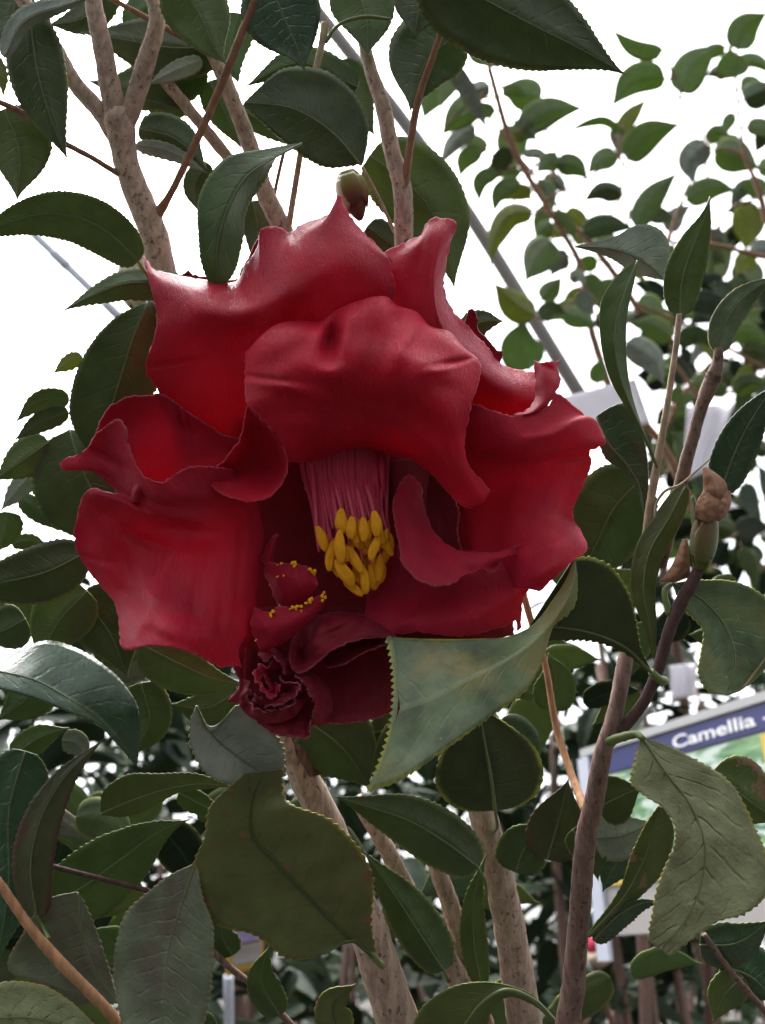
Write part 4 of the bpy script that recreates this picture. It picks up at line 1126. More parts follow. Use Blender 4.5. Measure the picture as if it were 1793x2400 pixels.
# the folded sage leaf in front of the bloom: near half, then the far half behind the twist
hero = leaf3(right, [(1346, 1308, -60), (1331, 1350, -62), (1296, 1407, -64), (1247, 1467, -62), (1198, 1491, -50), (1111, 1498, -36), (1002, 1498, -24), (908, 1494, -16)],
      [(1347, 1308, -60), (1345, 1360, -72), (1322, 1420, -82), (1265, 1490, -92), (1190, 1545, -112), (1100, 1590, -122), (1000, 1640, -124), (938, 1660, -118)],
      [(1348, 1309, -58), (1352, 1363, -60), (1345, 1418, -66), (1296, 1467, -74), (1274, 1538, -100), (1241, 1603, -126), (1138, 1685, -170), (1018, 1772, -200), (930, 1830, -206), (862, 1853, -204)],
      'hero', 9, 20, cup=.05, rib=None, wav=4, side_teeth=(0.6, 9), n=130, nv=27, label='large sage green leaf with yellow teeth in front of the bloom')
# teeth along its broad end
ed = []
for q in range(24):
    t = q / 23
    a = np.array([908, 1494, -16.]) * (1 - t)**2 + 2 * t * (1 - t) * np.array([958, 1668, -128.]) + np.array([862, 1853, -204.]) * t**2
    ed.append(a)
V, F, UV, E = [], [], [], []
for q in range(23):
    a, b = ed[q], ed[q + 1]
    d = b - a; nn = np.array([-d[1], d[0], 0]); nn = nn / (np.linalg.norm(nn) + 1e-9)
    if nn[0] > 0: nn = -nn
    tipp = a * .35 + b * .65 + nn * 9
    ii = a - nn * 9; jj = b - nn * 9
    k = len(V)
    for pt_ in (ii, a, tipp, b, jj):
        V.append(PZ(*pt_)); 
    UV += [(0.9, .5)] * 5; E += [0.2, 0.8, 1, 0.8, 0.2]
    F.append((k, k + 1, k + 2, k + 3, k + 4))
o = link('leaf_margin', mesh_from('leaf_margin', V, F, M['hero'], UV, E, False, PZ(908, 1494, -30)), hero, PZ(908, 1494, -30))
md = o.modifiers.new('thickness', 'SOLIDIFY'); md.thickness = .00028; md.offset = 0
leaf3(right, [(1525, 1572, 20), (1500, 1516, -8), (1488, 1445, -28), (1471, 1385, -42), (1438, 1336, -50), (1383, 1307, -56), (1344, 1309, -60)],
      [(1528, 1578, 20), (1470, 1520, 0), (1390, 1485, -15), (1300, 1470, -30), (1240, 1470, -40)],
      [(1530, 1584, 22), (1460, 1526, 10), (1383, 1500, 0), (1300, 1500, -10), (1230, 1500, -20)], 'herodark', 6, 17, cup=.1, rib=4, label='dark inner half of the folded leaf', name='leaf')
tube([PZ(1526, 1574, 20), PZ(1545, 1592, 30), PZ(1556, 1596, 44)], [9 * PX, 10 * PX, 12 * PX], M['stalk'], 'leaf_stalk', right, 10)
# pale leaf, lower right
leaf3(right, [(1505, 1728, 0), (1490, 1785, -27), (1482, 1836, -50), (1520, 1868, -66), (1560, 1897, -82), (1585, 1945, -103), (1580, 1990, -116), (1557, 2040, -127), (1536, 2110, -140), (1528, 2160, -149), (1519, 2206, -157)],
      [(1508, 1731, 0), (1552, 1800, -35), (1620, 1890, -78), (1652, 1985, -115), (1640, 2080, -141), (1605, 2160, -155), (1545, 2226, -163)],
      [(1512, 1730, 0), (1563, 1749, -12), (1628, 1782, -30), (1710, 1836, -56), (1764, 1934, -95), (1795, 2010, -124), (1800, 2085, -147), (1740, 2142, -158), (1682, 2158, -157), (1620, 2200, -161), (1566, 2240, -167)],
      'pale', 8, 17, cup=.12, rib=3.5, wav=7, n=130, nv=25, label='large pale grey green leaf at lower right with puckered veins')
tube([PZ(1508, 1733, -20), PZ(1495, 1722, -2), PZ(1460, 1727, 20), PZ(1424, 1738, 42)], [7 * PX, 9 * PX, 11 * PX, 12 * PX], M['stalk'], 'leaf_stalk', right, 10)
leaf3(right, [(1375, 2192, 20), (1454, 2081, 10), (1486, 1990, 2), (1525, 1915, -8), (1545, 1888, -14)],
      [(1378, 2195, 20), (1470, 2090, 10), (1515, 2000, 0), (1548, 1892, -14)],
      [(1382, 2197, 22), (1490, 2110, 30), (1560, 2030, 25), (1575, 1930, 10), (1552, 1890, -10)], 'rust', 3, 16, rib=3, label='yellow green leaf with brown blotches behind the pale leaf')
R([(1390, 2204), (1450, 2145), (1500, 2118), (1560, 2112)], 30, 'gloss', (30, 10), (.5, 1), (.1, .3), teeth=5, tl=12, label='small dark leaf with white teeth at the stem')
R([(1672, 1805), (1740, 1865), (1830, 1930)], 78, 'rust', (10, -10), (1, 1), (.2, .2), label='rust scabbed leaf at the right edge')
leaf3(right, [(1575, 1368, 70), (1600, 1420, 60), (1650, 1483, 52), (1644, 1527, 40), (1639, 1581, 24), (1661, 1619, 18), (1699, 1628, 20)],
      [(1577, 1367, 70), (1650, 1410, 70), (1705, 1480, 60), (1722, 1560, 40), (1704, 1628, 24)],
      [(1580, 1366, 72), (1655, 1360, 62), (1710, 1362, 56), (1793, 1400, 50), (1830, 1450, 46), (1815, 1530, 44), (1760, 1600, 46), (1708, 1629, 24)], 'hero', 4, 15, label='dull green leaf at the right edge beside the dark branch')
tube([PZ(1575, 1368, 70), PZ(1560, 1380, 60), PZ(1568, 1440, 42)], [5 * PX, 7 * PX, 8 * PX], M['stalk'], 'leaf_stalk', right, 8)
tube([PZ(1700, 1630, 48), PZ(1740, 1612, 40), PZ(1768, 1578, 36), PZ(1810, 1520, 34)], [2 * PX, 3.5 * PX, 3 * PX, 2 * PX], M['barkpale'], 'dry_leaf_rim', right, 6)
leaf3(right, [(1492, 610, 70), (1443, 649, 66), (1410, 703, 62), (1405, 763, 60), (1416, 845, 60), (1437, 905, 64), (1470, 960, 72), (1505, 1020, 84), (1537, 1096, 104)],
      [(1494, 610, 70), (1462, 690, 55), (1440, 780, 48), (1450, 870, 50), (1478, 950, 62), (1515, 1030, 82), (1539, 1096, 104)],
      [(1495, 612, 72), (1486, 660, 70), (1470, 736, 68), (1467, 818, 66), (1476, 905, 70), (1497, 981, 78), (1524, 1045, 90), (1541, 1096, 106)], 'bright', 0, 16, rib=2.5, label='long narrow green leaf right of the bloom')
R([(1592, 738), (1600, 650), (1625, 575), (1652, 510), (1664, 460)], 42, 'under', (88, 60), (1, 1.1), (.2, .4), teeth=2)
R([(1683, 825), (1698, 762), (1735, 705), (1830, 640)], 34, 'hero', (98, 80), (1, 1), (.2, .5), teeth=2)
leaf3(right, [(1348, 577, 240), (1437, 556, 230), (1508, 526, 225), (1548, 540, 225), (1572, 590, 225), (1562, 655, 225)],
      [(1348, 578, 240), (1440, 585, 225), (1510, 615, 220), (1558, 656, 225)],
      [(1348, 579, 242), (1420, 600, 240), (1490, 640, 240), (1554, 657, 228)], 'silver', 2, 15, label='pale bluish leaf at upper right')
R([(1690, 1155), (1712, 1085), (1760, 985), (1830, 885)], 48, 'gloss', (60, 20), (1, 1), (.1, .4), teeth=3)
leaf3(right, [(1398, 975, 200), (1430, 955, 190), (1460, 946, 185), (1493, 980, 180), (1515, 1063, 175), (1519, 1144, 175), (1512, 1205, 175)],
      [(1398, 978, 200), (1428, 1042, 200), (1470, 1090, 195), (1498, 1135, 185), (1510, 1206, 175)],
      [(1398, 980, 202), (1405, 1040, 210), (1420, 1075, 212), (1465, 1105, 205), (1494, 1150, 190), (1508, 1207, 176)], 'gloss', 2, 15, label='glossy leaf beside the white tag')
R([(1505, 1120), (1440, 1190), (1395, 1280), (1330, 1400)], 96, 'dark', (230, 260), (1.05, 1.0), (.3, .1), label='broad dark leaf behind the right edge of the bloom')
R([(1606, 1140), (1570, 1210), (1520, 1300), (1508, 1380), (1524, 1470), (1538, 1580)], 34, 'under', (100, 60), (1, 1), (.2, .5), teeth=0)
R([(1395, 1965), (1455, 1960), (1535, 1925)], 56, 'silver', (190, 200), (1, 1), (.2, .3), rib=2)
R([(1480, 1985), (1440, 2030), (1412, 2090)], 40, 'gloss', (220, 220), rib=2)
R([(1400, 1895), (1450, 1868), (1505, 1845)], 58, 'dark', (130, 130), rib=2)
R([(1340, 1945), (1390, 2005), (1402, 2065)], 40, 'dark', (200, 200), rib=2)
R([(1282, 2015), (1310, 1920), (1332, 1825)], 66, 'redmargin', (260, 260))
R([(1208, 2045), (1232, 1985), (1296, 1940)], 60, 'dark', (300, 300))
R([(1640, 2215), (1720, 2212), (1810, 2155)], 52, 'gloss', (120, 100))
R([(1690, 2262), (1760, 2290), (1820, 2350)], 72, 'gloss', (160, 150))
R([(1742, 2290), (1700, 2330), (1672, 2395)], 44, 'under', (150, 150))
B([(1650, 2190, 13, 110), (1710, 2272, 14, 115), (1800, 2378, 15, 120)], right, M['barkbrown'])
rg_ = random.Random(8)
for q in range(16):
    x, y = rg_.uniform(1240, 1800), rg_.uniform(1330, 1660)
    a, ln = rg_.uniform(-.8, 3.9), rg_.uniform(90, 160)
    if 1560 < x < 1760 and y > 1560: continue
    zz = rg_.uniform(600, 1500)
    R([(x, y), (x + math.cos(a) * ln * .5, y + math.sin(a) * ln * .5 - 10), (x + math.cos(a) * ln, y + math.sin(a) * ln)], rg_.uniform(26, 42), rg_.choice(['dark', 'bgleaf_shaded', 'bgleaf_shaded', 'under']), (zz, zz), (1, .8), (rg_.uniform(-.3, .6), rg_.uniform(-.3, .6)), rib=None, lo=True)
# bud with dry bracts
bud_scales(right, 1652, 1246, 25, 31, 86, -84, ['bud_green', 'bud_green', 'bud_green'], 6, label='green bud wrapped in dry brown bracts at right')
for (L_, M_, R_) in [([(1634, 1196, 10), (1648, 1150, 4), (1648, 1097, 0)], [(1664, 1196, -6), (1676, 1146, -16), (1653, 1095, -2)], [(1698, 1184, 8), (1703, 1138, 6), (1658, 1095, 0)]),
                     ([(1628, 1212, 12), (1632, 1180, -2), (1650, 1150, -8)], [(1658, 1224, -12), (1660, 1190, -22), (1653, 1148, -10)], [(1692, 1212, 4), (1690, 1180, -4), (1656, 1148, -8)]),
                     ([(1668, 1215, 4), (1684, 1180, -8), (1706, 1150, -4)], [(1684, 1222, -4), (1700, 1186, -12), (1709, 1150, -4)], [(1700, 1210, 8), (1712, 1180, 2), (1711, 1151, -2)]),
                     ([(1548, 1362, 60), (1572, 1330, 55), (1600, 1264, 50)], [(1580, 1366, 44), (1598, 1320, 40), (1606, 1264, 48)], [(1616, 1352, 52), (1616, 1310, 50), (1610, 1262, 52)])]:
    leaf3(right, L_, M_, R_, 'bract', 0, 10, rib=None, n=40, nv=21, name='bract', wav=6, wsc=.045, cup=-.3)
leaf3(right, [(1618, 1168, 30), (1622, 1230, 24), (1640, 1300, 28)], [(1624, 1160, 24), (1634, 1230, 8), (1648, 1300, 20)], [(1630, 1170, 30), (1650, 1240, 18), (1656, 1300, 26)], 'under', 0, 10, rib=None, n=24, nv=9, name='bract')
tube([PZ(1640, 1335, 30), PZ(1644, 1310, 28), PZ(1648, 1290, 26)], [17 * PX, 19 * PX, 17 * PX], M['bud_green'], 'bud_stalk', right, 10)
tube([PZ(1668, 1072, 90), PZ(1630, 1106, 84), PZ(1590, 1138, 80), PZ(1560, 1150, 80), PZ(1538, 1182, 84), PZ(1534, 1214, 86)], [2 * PX, 2.5 * PX, 3 * PX, 4 * PX, 3 * PX, 2.5 * PX], M['barkpale'], 'dry_tendril', right, 6)
tube([PZ(1666, 908, 103), PZ(1672, 886, 101), PZ(1679, 862, 100)], [15 * PX, 20 * PX, 13 * PX], M['barkbrown'], 'node', right, 12, 10, .3)

# ================================================================== far plants
def Pd(x, y, d):
    return P(x, y, d)


def zof(d):
    return (d - D0) / PX


back = thing('slender_shrub', Vector((P(1700, 2300, 1.15).x, P(1700, 2300, 1.15).y, 0)), 'airy shrub of small arching leaves against the white sky at upper right', 'shrub')


def r2(x, y):
    return (893 + x / 1.8367, y / 1.8367)


def far_leaf(mid, hw, mat, d, ratio=(1, 1), fold=(.3, .3), parent=None):
    """same leaf, but at distance d: the picture size stays, the real size grows with d"""
    global PZ
    s = d / D0
    old = PZ
    zz = zof(d)
    # depth offsets are given in picture pixels at that distance
    PZ = lambda x, y, z: old(x, y, zz + z * s)
    o = leaf(parent or back, mid, hw, mat, (random.uniform(-15, 15), random.uniform(-25, 25)), ratio, fold, 0, 15, rib=None, wav=2, lo=True)
    PZ = old
    o.modifiers['thickness'].thickness = 0.0004
    a, b = mid[0], mid[1]
    ln = math.hypot(a[0] - b[0], a[1] - b[1])
    e = (a[0] + (a[0] - b[0]) / ln * 14, a[1] + (a[1] - b[1]) / ln * 14 + 3)
    m_ = 2.2 * d / FPX
    tube([old(b[0] * .1 + a[0] * .9, b[1] * .1 + a[1] * .9, zz), old(a[0], a[1], zz), old(e[0], e[1], zz)], [m_, m_, m_ * 1.3], M['barkred'], 'stalk', o, 6, 6)
    return o


SM = [  # mid (zoom coordinates), half width, material, distance
    ([(1215, 215), (1100, 195), (985, 120)], 40, 'small', 1.0, (1.2, .5)), ([(1288, 400), (1340, 290), (1462, 185)], 62, 'small', 1.05, (1, 1)),
    ([(1525, 335), (1507, 260), (1500, 200)], 60, 'small', 1.1, (1, 1)), ([(1535, 215), (1560, 130), (1670, 50)], 55, 'small', 1.05, (1, 1)),
    ([(1560, 430), (1640, 400), (1720, 360)], 50, 'dark', 1.0, (1, 1)), ([(1225, 340), (1110, 350), (985, 465)], 62, 'small', 1.0, (.7, 1.1)),
    ([(1020, 575), (1075, 500), (1150, 420)], 30, 'yellow', 1.1, (1, 1)), ([(1060, 690), (1150, 590), (1300, 530)], 62, 'small', 1.0, (1, .8)),
    ([(1045, 570), (960, 515), (880, 530), (785, 578)], 22, 'small', 1.05, (1, .6)), ([(690, 430), (600, 400), (505, 370)], 62, 'small', 1.1, (1, 1)),
    ([(600, 555), (720, 480), (882, 465)], 56, 'small', 1.05, (1, 1)), ([(1005, 545), (1030, 620), (1018, 695)], 32, 'silver', 1.15, (1, 1)),
    ([(770, 690), (720, 700), (665, 745)], 36, 'small', 1.0, (1, 1)), ([(755, 705), (830, 715), (895, 775)], 42, 'small', 1.0, (1, 1)),
    ([(1015, 665), (950, 690), (885, 750)], 40, 'small', 1.0, (1, 1)), ([(1040, 832), (950, 815), (865, 870)], 40, 'dark', 1.0, (1.1, .7)),
    ([(572, 535), (560, 640), (535, 745)], 56, 'small', 1.2, (1, 1)), ([(425, 415), (335, 490), (255, 590)], 62, 'small', 1.1, (1, .8)),
    ([(405, 540), (310, 620), (248, 725)], 34, 'silver', 1.1, (1, 1)), ([(455, 650), (390, 610), (320, 605)], 32, 'small', 1.15, (1, 1)),
    ([(430, 640), (370, 680), (335, 770)], 36, 'small', 1.1, (1, 1)), ([(505, 745), (440, 780), (422, 880)], 38, 'small', 1.05, (.6, 1)),
    ([(600, 780), (520, 830), (482, 925)], 40, 'small', 1.05, (.6, 1)), ([(655, 920), (560, 925), (495, 1020), (468, 1155)], 44, 'yellow', .9, (1, .9)),
    ([(735, 1035), (680, 1110), (618, 1215)], 64, 'small', .9, (1, 1)), ([(868, 1005), (970, 975), (1098, 985)], 48, 'dark', .95, (1, .7)),
    ([(1095, 975), (1170, 850), (1285, 735)], 46, 'small', .95, (1, 1)), ([(1405, 615), (1330, 700), (1352, 800)], 50, 'silver', 1.1, (1, 1)),
    ([(1405, 615), (1455, 565), (1510, 585)], 28, 'small', 1.1, (1, 1)), ([(1440, 640), (1540, 680), (1635, 730)], 64, 'small', 1.15, (1, 1)),
    ([(1315, 865), (1420, 810), (1540, 822)], 44, 'small', 1.0, (1, 1)), ([(1150, 920), (1210, 930), (1270, 955)], 32, 'dark', 1.2, (1, 1)),
    ([(1590, 880), (1580, 970), (1568, 1085)], 60, 'yellow', 1.2, (1, 1)), ([(300, 250), (380, 380), (470, 580)], 44, 'silver', .8, (.5, 1)),
    ([(340, 60), (330, 120), (360, 190)], 50, 'small', 1.1, (1, 1)), ([(380, 200), (440, 230), (520, 300)], 46, 'small', 1.2, (1, 1)), ([(250, 330), (215, 420), (180, 520)], 50, 'small', 1.1, (1, 1)),
    ([(330, 300), (290, 370), (255, 470)], 34, 'small', 1.0, (1, 1)), ([(590, 850), (620, 830), (650, 870)], 20, 'silver', 1.1, (1, 1)),
    ([(1653, 560), (1630, 620), (1610, 660)], 26, 'dark', 1.1, (1, 1)), ([(1480, 1130), (1440, 1050), (1460, 960)], 50, 'small', 1.2, (1, 1)),
    ([(1240, 1000), (1270, 930), (1340, 880)], 34, 'silver', 1.2, (1, 1)), ([(1653, 840), (1600, 800), (1540, 790)], 40, 'small', 1.2, (1, 1)),
    ([(660, 1360), (600, 1330), (480, 1215)], 56, 'yellow', .85, (1, .9)), ([(640, 1590), (600, 1480), (620, 1370)], 78, 'small', .85, (1, 1)),
    ([(685, 1370), (740, 1330), (800, 1350)], 34, 'dark', .9, (1, 1)), ([(780, 1350), (850, 1370), (940, 1410)], 38, 'small', .95, (1, 1)),
    ([(690, 1290), (730, 1250), (782, 1190)], 36, 'small', .95, (1, 1)), ([(860, 1250), (885, 1310), (925, 1360)], 32, 'silver', .9, (1, 1)),
    ([(1255, 1460), (1160, 1400), (1060, 1390)], 48, 'small', 1.0, (1, .8)), ([(1275, 1480), (1350, 1440), (1445, 1500)], 36, 'dark', 1.0, (1, 1)),
    ([(1055, 1475), (1160, 1545), (1222, 1660)], 52, 'silver', .7, (1, 1)), ([(1500, 1450), (1580, 1430), (1680, 1500)], 36, 'small', 1.0, (1, 1)),
    ([(1510, 1680), (1580, 1650), (1680, 1650)], 40, 'small', 1.1, (1, 1)), ([(1260, 1740), (1275, 1690), (1300, 1650)], 26, 'small', 1.0, (1, 1)),
    ([(930, 1650), (935, 1590), (960, 1540)], 30, 'small', 1.0, (1, 1)), ([(810, 1200), (850, 1190), (880, 1230)], 26, 'silver', 1.0, (1, 1))]
for mid, hw, mat, d, ra in SM:
    far_leaf([r2(*q) for q in mid], hw * 1.22 / 1.8367, mat, d, ra, (random.uniform(-.1, .7), random.uniform(-.1, .7)))
rr = random.Random(21)
for k in range(150):      # the thicket at the right edge
    x = rr.uniform(1510, 1830); y = rr.uniform(560, 1330)
    if y < 700 and x < 1600: continue
    a = rr.uniform(0, 6.28); ln = rr.uniform(60, 120)
    far_leaf([(x, y), (x + math.cos(a) * ln * .5, y + math.sin(a) * ln * .5 - 6), (x + math.cos(a) * ln, y + math.sin(a) * ln + 8)], rr.uniform(16, 30),
             rr.choice(['dark', 'dark', 'small', 'bgleaf_shaded', 'bgpale']), rr.uniform(1.25, 2.0), (1, 1), (rr.uniform(-.5, .7), rr.uniform(-.5, .7)))


TW = random.Random(5)


def twig_leaves(pts, d, every=36, size=(62, 105)):
    c = curve([r2(*p) for p in pts], 400)
    cum = np.concatenate([[0], np.cumsum(np.linalg.norm(np.diff(c, axis=0), axis=1))])
    s = every * .4
    side = 1
    while s < cum[-1]:
        x, y = c[np.searchsorted(cum, s)]
        side = -side
        if 930 < x < 1810 and -20 < y < 900 and not (x < 1130 and y > 480):
            a = TW.uniform(-.2, 1.1)
            ln = TW.uniform(*size)
            dx, dy = side * math.cos(a), math.sin(a)
            far_leaf([(x + dx * 12, y + dy * 12 - 3), (x + dx * ln * .55, y + dy * ln * .45 - 8), (x + dx * ln, y + dy * ln + 12)], TW.uniform(17, 30),
                     TW.choice(['small', 'small', 'small', 'dark', 'yellow', 'silver']), d + TW.uniform(-.08, .12), (1, TW.uniform(.5, 1)), (TW.uniform(-.2, .7), TW.uniform(-.2, .7)))
        s += every * TW.uniform(.6, 1.4)


def far_branch(pts, w, d, mat, parent, zoom=True):
    q = [r2(*p) for p in pts] if zoom else pts
    n = len(q)
    ws = w if isinstance(w, (list, tuple)) else [w] * n
    tube([P(a[0], a[1], d) for a in q], [x / 2 * d / FPX for x in ws], M[mat], 'branch', parent, 7, rough=.08)


far_branch([(465, 290), (500, 420), (540, 560), (600, 700), (670, 820), (740, 930), (800, 1030), (840, 1100), (875, 1240), (900, 1400), (960, 1600), (1060, 1900)], [14, 15, 16, 16, 15, 14, 15, 15, 16, 17, 18, 20], 1.05, 'barkred', back)
far_branch([(470, 510), (600, 680), (730, 840), (800, 950), (880, 1020), (960, 1120), (1020, 1200), (1120, 1350)], [7, 8, 8, 8, 14, 16, 16, 16], 1.1, 'barkred', back)
far_branch([(1225, 215), (1245, 290), (1285, 390), (1300, 530)], 6, 1.05, 'barkred', back)
far_branch([(1500, 170), (1525, 330), (1545, 520), (1570, 680), (1620, 800), (1660, 960)], [6, 7, 7, 9, 13, 16], 1.1, 'barkred', back)
far_branch([(1040, 540), (1025, 660), (1045, 720)], 7, 1.05, 'barkred', back)
far_branch([(1035, 830), (1045, 700)], 6, 1.05, 'barkred', back)
far_branch([(775, 580), (755, 640), (745, 770)], [6, 7, 9], 1.05, 'barkred', back)
far_branch([(670, 700), (640, 760)], 8, 1.05, 'barkred', back)
far_branch([(1070, 900), (1065, 980), (1240, 1040), (1400, 1050), (1660, 1110)], [5, 6, 8, 10, 12], 1.1, 'barkred', back)
far_branch([(1080, 1300), (1250, 1370), (1380, 1430), (1500, 1500), (1660, 1590)], [6, 8, 8, 8, 8], 1.1, 'barkred', back)
far_branch([(1260, 1560), (1320, 1640), (1370, 1720)], [8, 9, 10], 1.1, 'barkred', back)
far_branch([(1120, 1800), (1200, 1900), (1280, 2050), (1340, 2200)], [16, 18, 20, 22], 1.1, 'barkred', back)
far_branch([(1060, 1900), (1180, 2300), (1300, 3000), (1400, 3900), (1420, 4500)], [20, 22, 24, 26, 28], 1.2, 'barkbrown', back)

for pts, d_, ev in [([(480, 330), (540, 560), (670, 820), (800, 1030), (875, 1240), (900, 1400)], 1.08, 40), ([(600, 680), (800, 950), (1020, 1200), (1120, 1350)], 1.14, 44),
                    ([(1500, 170), (1545, 520), (1620, 800), (1660, 960)], 1.16, 40), ([(1240, 1040), (1400, 1050), (1660, 1110)], 1.15, 44),
                    ([(1250, 1370), (1500, 1500), (1660, 1590)], 1.15, 44), ([(1260, 1560), (1370, 1720)], 1.12, 40)]:
    twig_leaves(pts, d_, ev)
for pts, ws, d_ in [([(560, 610), (680, 560), (770, 575), (860, 540)], [6, 5, 5, 4], 1.06), ([(700, 870), (820, 800), (900, 760), (1010, 680)], [7, 6, 5, 4], 1.02), ([(880, 1020), (960, 960), (1040, 840)], [7, 6, 5], 1.05),
                    ([(500, 420), (420, 430), (340, 480), (270, 560)], [6, 5, 4, 4], 1.1), ([(600, 700), (520, 740), (440, 770)], [6, 5, 4], 1.1), ([(740, 930), (640, 900), (560, 900)], [6, 5, 4], .95),
                    ([(1240, 1040), (1280, 900), (1340, 760), (1420, 620)], [8, 7, 6, 5], 1.12), ([(1570, 680), (1500, 640), (1440, 640)], [6, 5, 5], 1.13), ([(1340, 430), (1380, 560), (1400, 700), (1420, 1050)], [5, 5, 6, 8], 1.14),
                    ([(870, 1260), (780, 1330), (690, 1380)], [6, 5, 5], .95), ([(870, 1230), (930, 1300), (1000, 1400)], [6, 5, 5], 1.0), ([(1440, 1000), (1500, 900), (1600, 860)], [7, 6, 5], 1.15), ([(1200, 1900), (1300, 1700), (1420, 1560)], [10, 9, 8], 1.2)]:
    far_branch(pts, ws, d_, 'barkred', back)

# templates for the bushes behind: one mesh per variant, shared by all their leaves
TPL = []


def template(k, mat):
    n, nv = 18, 7
    V, UV, E = [], [], []
    rt = random.Random(k)
    bend, fold, tw = rt.uniform(.15, .6), rt.uniform(.1, .5), rt.uniform(-.5, .5)
    for i in range(n):
        t = i / (n - 1)
        w = .19 * prof(t) + .004
        for j in range(nv):
            v = j / (nv - 1) * 2 - 1
            x = w * v
            z = fold * abs(x) - bend * t * t * .5 + .01 * mnoise.noise(Vector((t * 5, v * 2, k)))
            a = tw * t
            V.append(Vector((x * math.cos(a) - z * math.sin(a) * .2, t, z + x * math.sin(a))))
            UV.append((t, j / (nv - 1))); E.append(max(0, 1 - (1 - abs(v)) / .16))
    return mesh_from('leaf', V, grid_faces(n, nv), M[mat], UV, E)


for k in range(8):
    TPL.append(template(k, ['bgleaf_shaded', 'bgleaf_shaded', 'bgleaf_shaded', 'bgleaf_shaded', 'bgpale', 'bgleaf_shaded', 'bgleaf_shaded', 'bgleaf_shaded'][k]))


def bush(name, cx, d, top, bottom, halfw, nleaf, label, seed, dd=.35, nst=5, size=(.05, .085), hole=0.42):
    """cx, top, bottom, halfw: where its crown shows in the picture at distance d"""
    rb = random.Random(seed)
    base = P(cx, 1600, d); base = Vector((base.x, base.y, 0))
    root = thing(name, base, label, 'shrub', 'shrubs crowded behind the bloom')
    stems = []
    for s in range(nst):
        x1 = cx + rb.uniform(-.8, .8) * halfw
        ye = rb.uniform(top + 60, (top + bottom) / 2)
        pts = [base + Vector((rb.uniform(-.06, .06), rb.uniform(-.06, .06), 0))]
        tgt = P(x1, ye, d + rb.uniform(-.6, .6) * dd)
        for q in (.3, .6, .85, 1):
            pts.append(pts[0].lerp(tgt, q) + Vector((rb.uniform(-.03, .03), rb.uniform(-.03, .03), 0)))
        tube(pts, [.012, .010, .008, .006, .003], M['barkbrown'], 'branch', root, 7, 26, .08)
        stems.append(pts)
    put = 0
    tries = 0
    while put < nleaf and tries < nleaf * 8:
        tries += 1
        x = cx + rb.uniform(-1, 1) * halfw
        y = rb.uniform(top, bottom)
        de = d + rb.uniform(-1, 1) * dd
        p = P(x, y, de)
        # leaves gather in clumps, so that gaps let the light through
        if mnoise.noise(p * 7.5) + .35 * mnoise.noise(p * 17) < hole - .5: continue
        if y < top + 130 and mnoise.noise(Vector((x * .006, seed, 0))) * 130 + 65 > y - top: continue
        m = TPL[rb.randrange(len(TPL))]
        o = bpy.data.objects.new('leaf', m)
        COL.objects.link(o)
        o.parent = root
        o.location = p - base
        o.rotation_euler = (rb.uniform(-1.1, .5), rb.uniform(-.7, .7), rb.uniform(0, 6.28))
        s = rb.uniform(*size)
        o.scale = (s, s, s)
        put += 1
    return root


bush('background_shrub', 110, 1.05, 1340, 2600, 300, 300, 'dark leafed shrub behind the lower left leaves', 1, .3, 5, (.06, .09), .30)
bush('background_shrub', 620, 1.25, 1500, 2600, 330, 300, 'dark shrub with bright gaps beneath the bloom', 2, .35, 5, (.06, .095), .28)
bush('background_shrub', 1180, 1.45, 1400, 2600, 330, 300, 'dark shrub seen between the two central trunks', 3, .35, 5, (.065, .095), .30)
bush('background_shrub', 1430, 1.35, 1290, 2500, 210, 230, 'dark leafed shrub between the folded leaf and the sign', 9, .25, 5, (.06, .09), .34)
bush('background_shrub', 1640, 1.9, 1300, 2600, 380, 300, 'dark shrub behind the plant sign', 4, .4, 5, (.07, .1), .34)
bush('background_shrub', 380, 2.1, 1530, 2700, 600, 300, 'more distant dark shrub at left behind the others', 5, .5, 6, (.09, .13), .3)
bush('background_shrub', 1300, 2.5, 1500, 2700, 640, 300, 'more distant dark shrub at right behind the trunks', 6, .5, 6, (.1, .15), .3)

# far rows of the nursery, plus unseen leaves added behind the camera to block sky
rh = random.Random(77)
V, F, UV, E = [], [], [], []
for q in range(9000):
    di, an = rh.uniform(3.2, 7.5), rh.uniform(0, 6.283)
    if q < 6500: an = 1.571 + rh.uniform(-.75, .75)       # denser where it is seen
    xx, yy = di * math.cos(an), di * math.sin(an)
    behind = math.sin(an) < -.1
    if behind:
        di = rh.uniform(1.3, 2.6); xx, yy = di * math.cos(an), di * math.sin(an)
    top_ = (1.85 + di * .60) if behind else 1.5 + di * .27 + .42 * mnoise.noise(Vector((xx * 1.1, yy * .9, 3))) + .2 * mnoise.noise(Vector((xx * 3, yy * 3, 5)))
    zz = .05 + (top_ - .05) * rh.random() ** .8
    c = Vector((xx, yy, zz))
    s = rh.uniform(.09, .17) if q < 6500 else rh.uniform(.2, .34)
    m = Matrix.Rotation(rh.uniform(0, 6.28), 3, 'Z') @ Matrix.Rotation(rh.uniform(-1.2, .6), 3, 'X') @ Matrix.Rotation(rh.uniform(-.7, .7), 3, 'Y')
    o0 = len(V)
    for i in range(5):
        t = i / 4
        w = .24 * prof(t) + .01
        for v in (-1, 0, 1):
            V.append(c + m @ Vector((w * v, t - .5, .25 * w * abs(v) - .2 * t * t)) * s)
            UV.append((t, v * .5 + .5)); E.append(abs(v) * .5)
    F += grid_faces(5, 3, False, o0)
hm = mesh_from('hedge', V, F, M['bgleaf_shaded'], UV, E)
tag(link('hedge', hm), 'rows of dark shrubs closing the view low down, with an added unseen part blocking sky behind the camera', None, None, 'stuff')

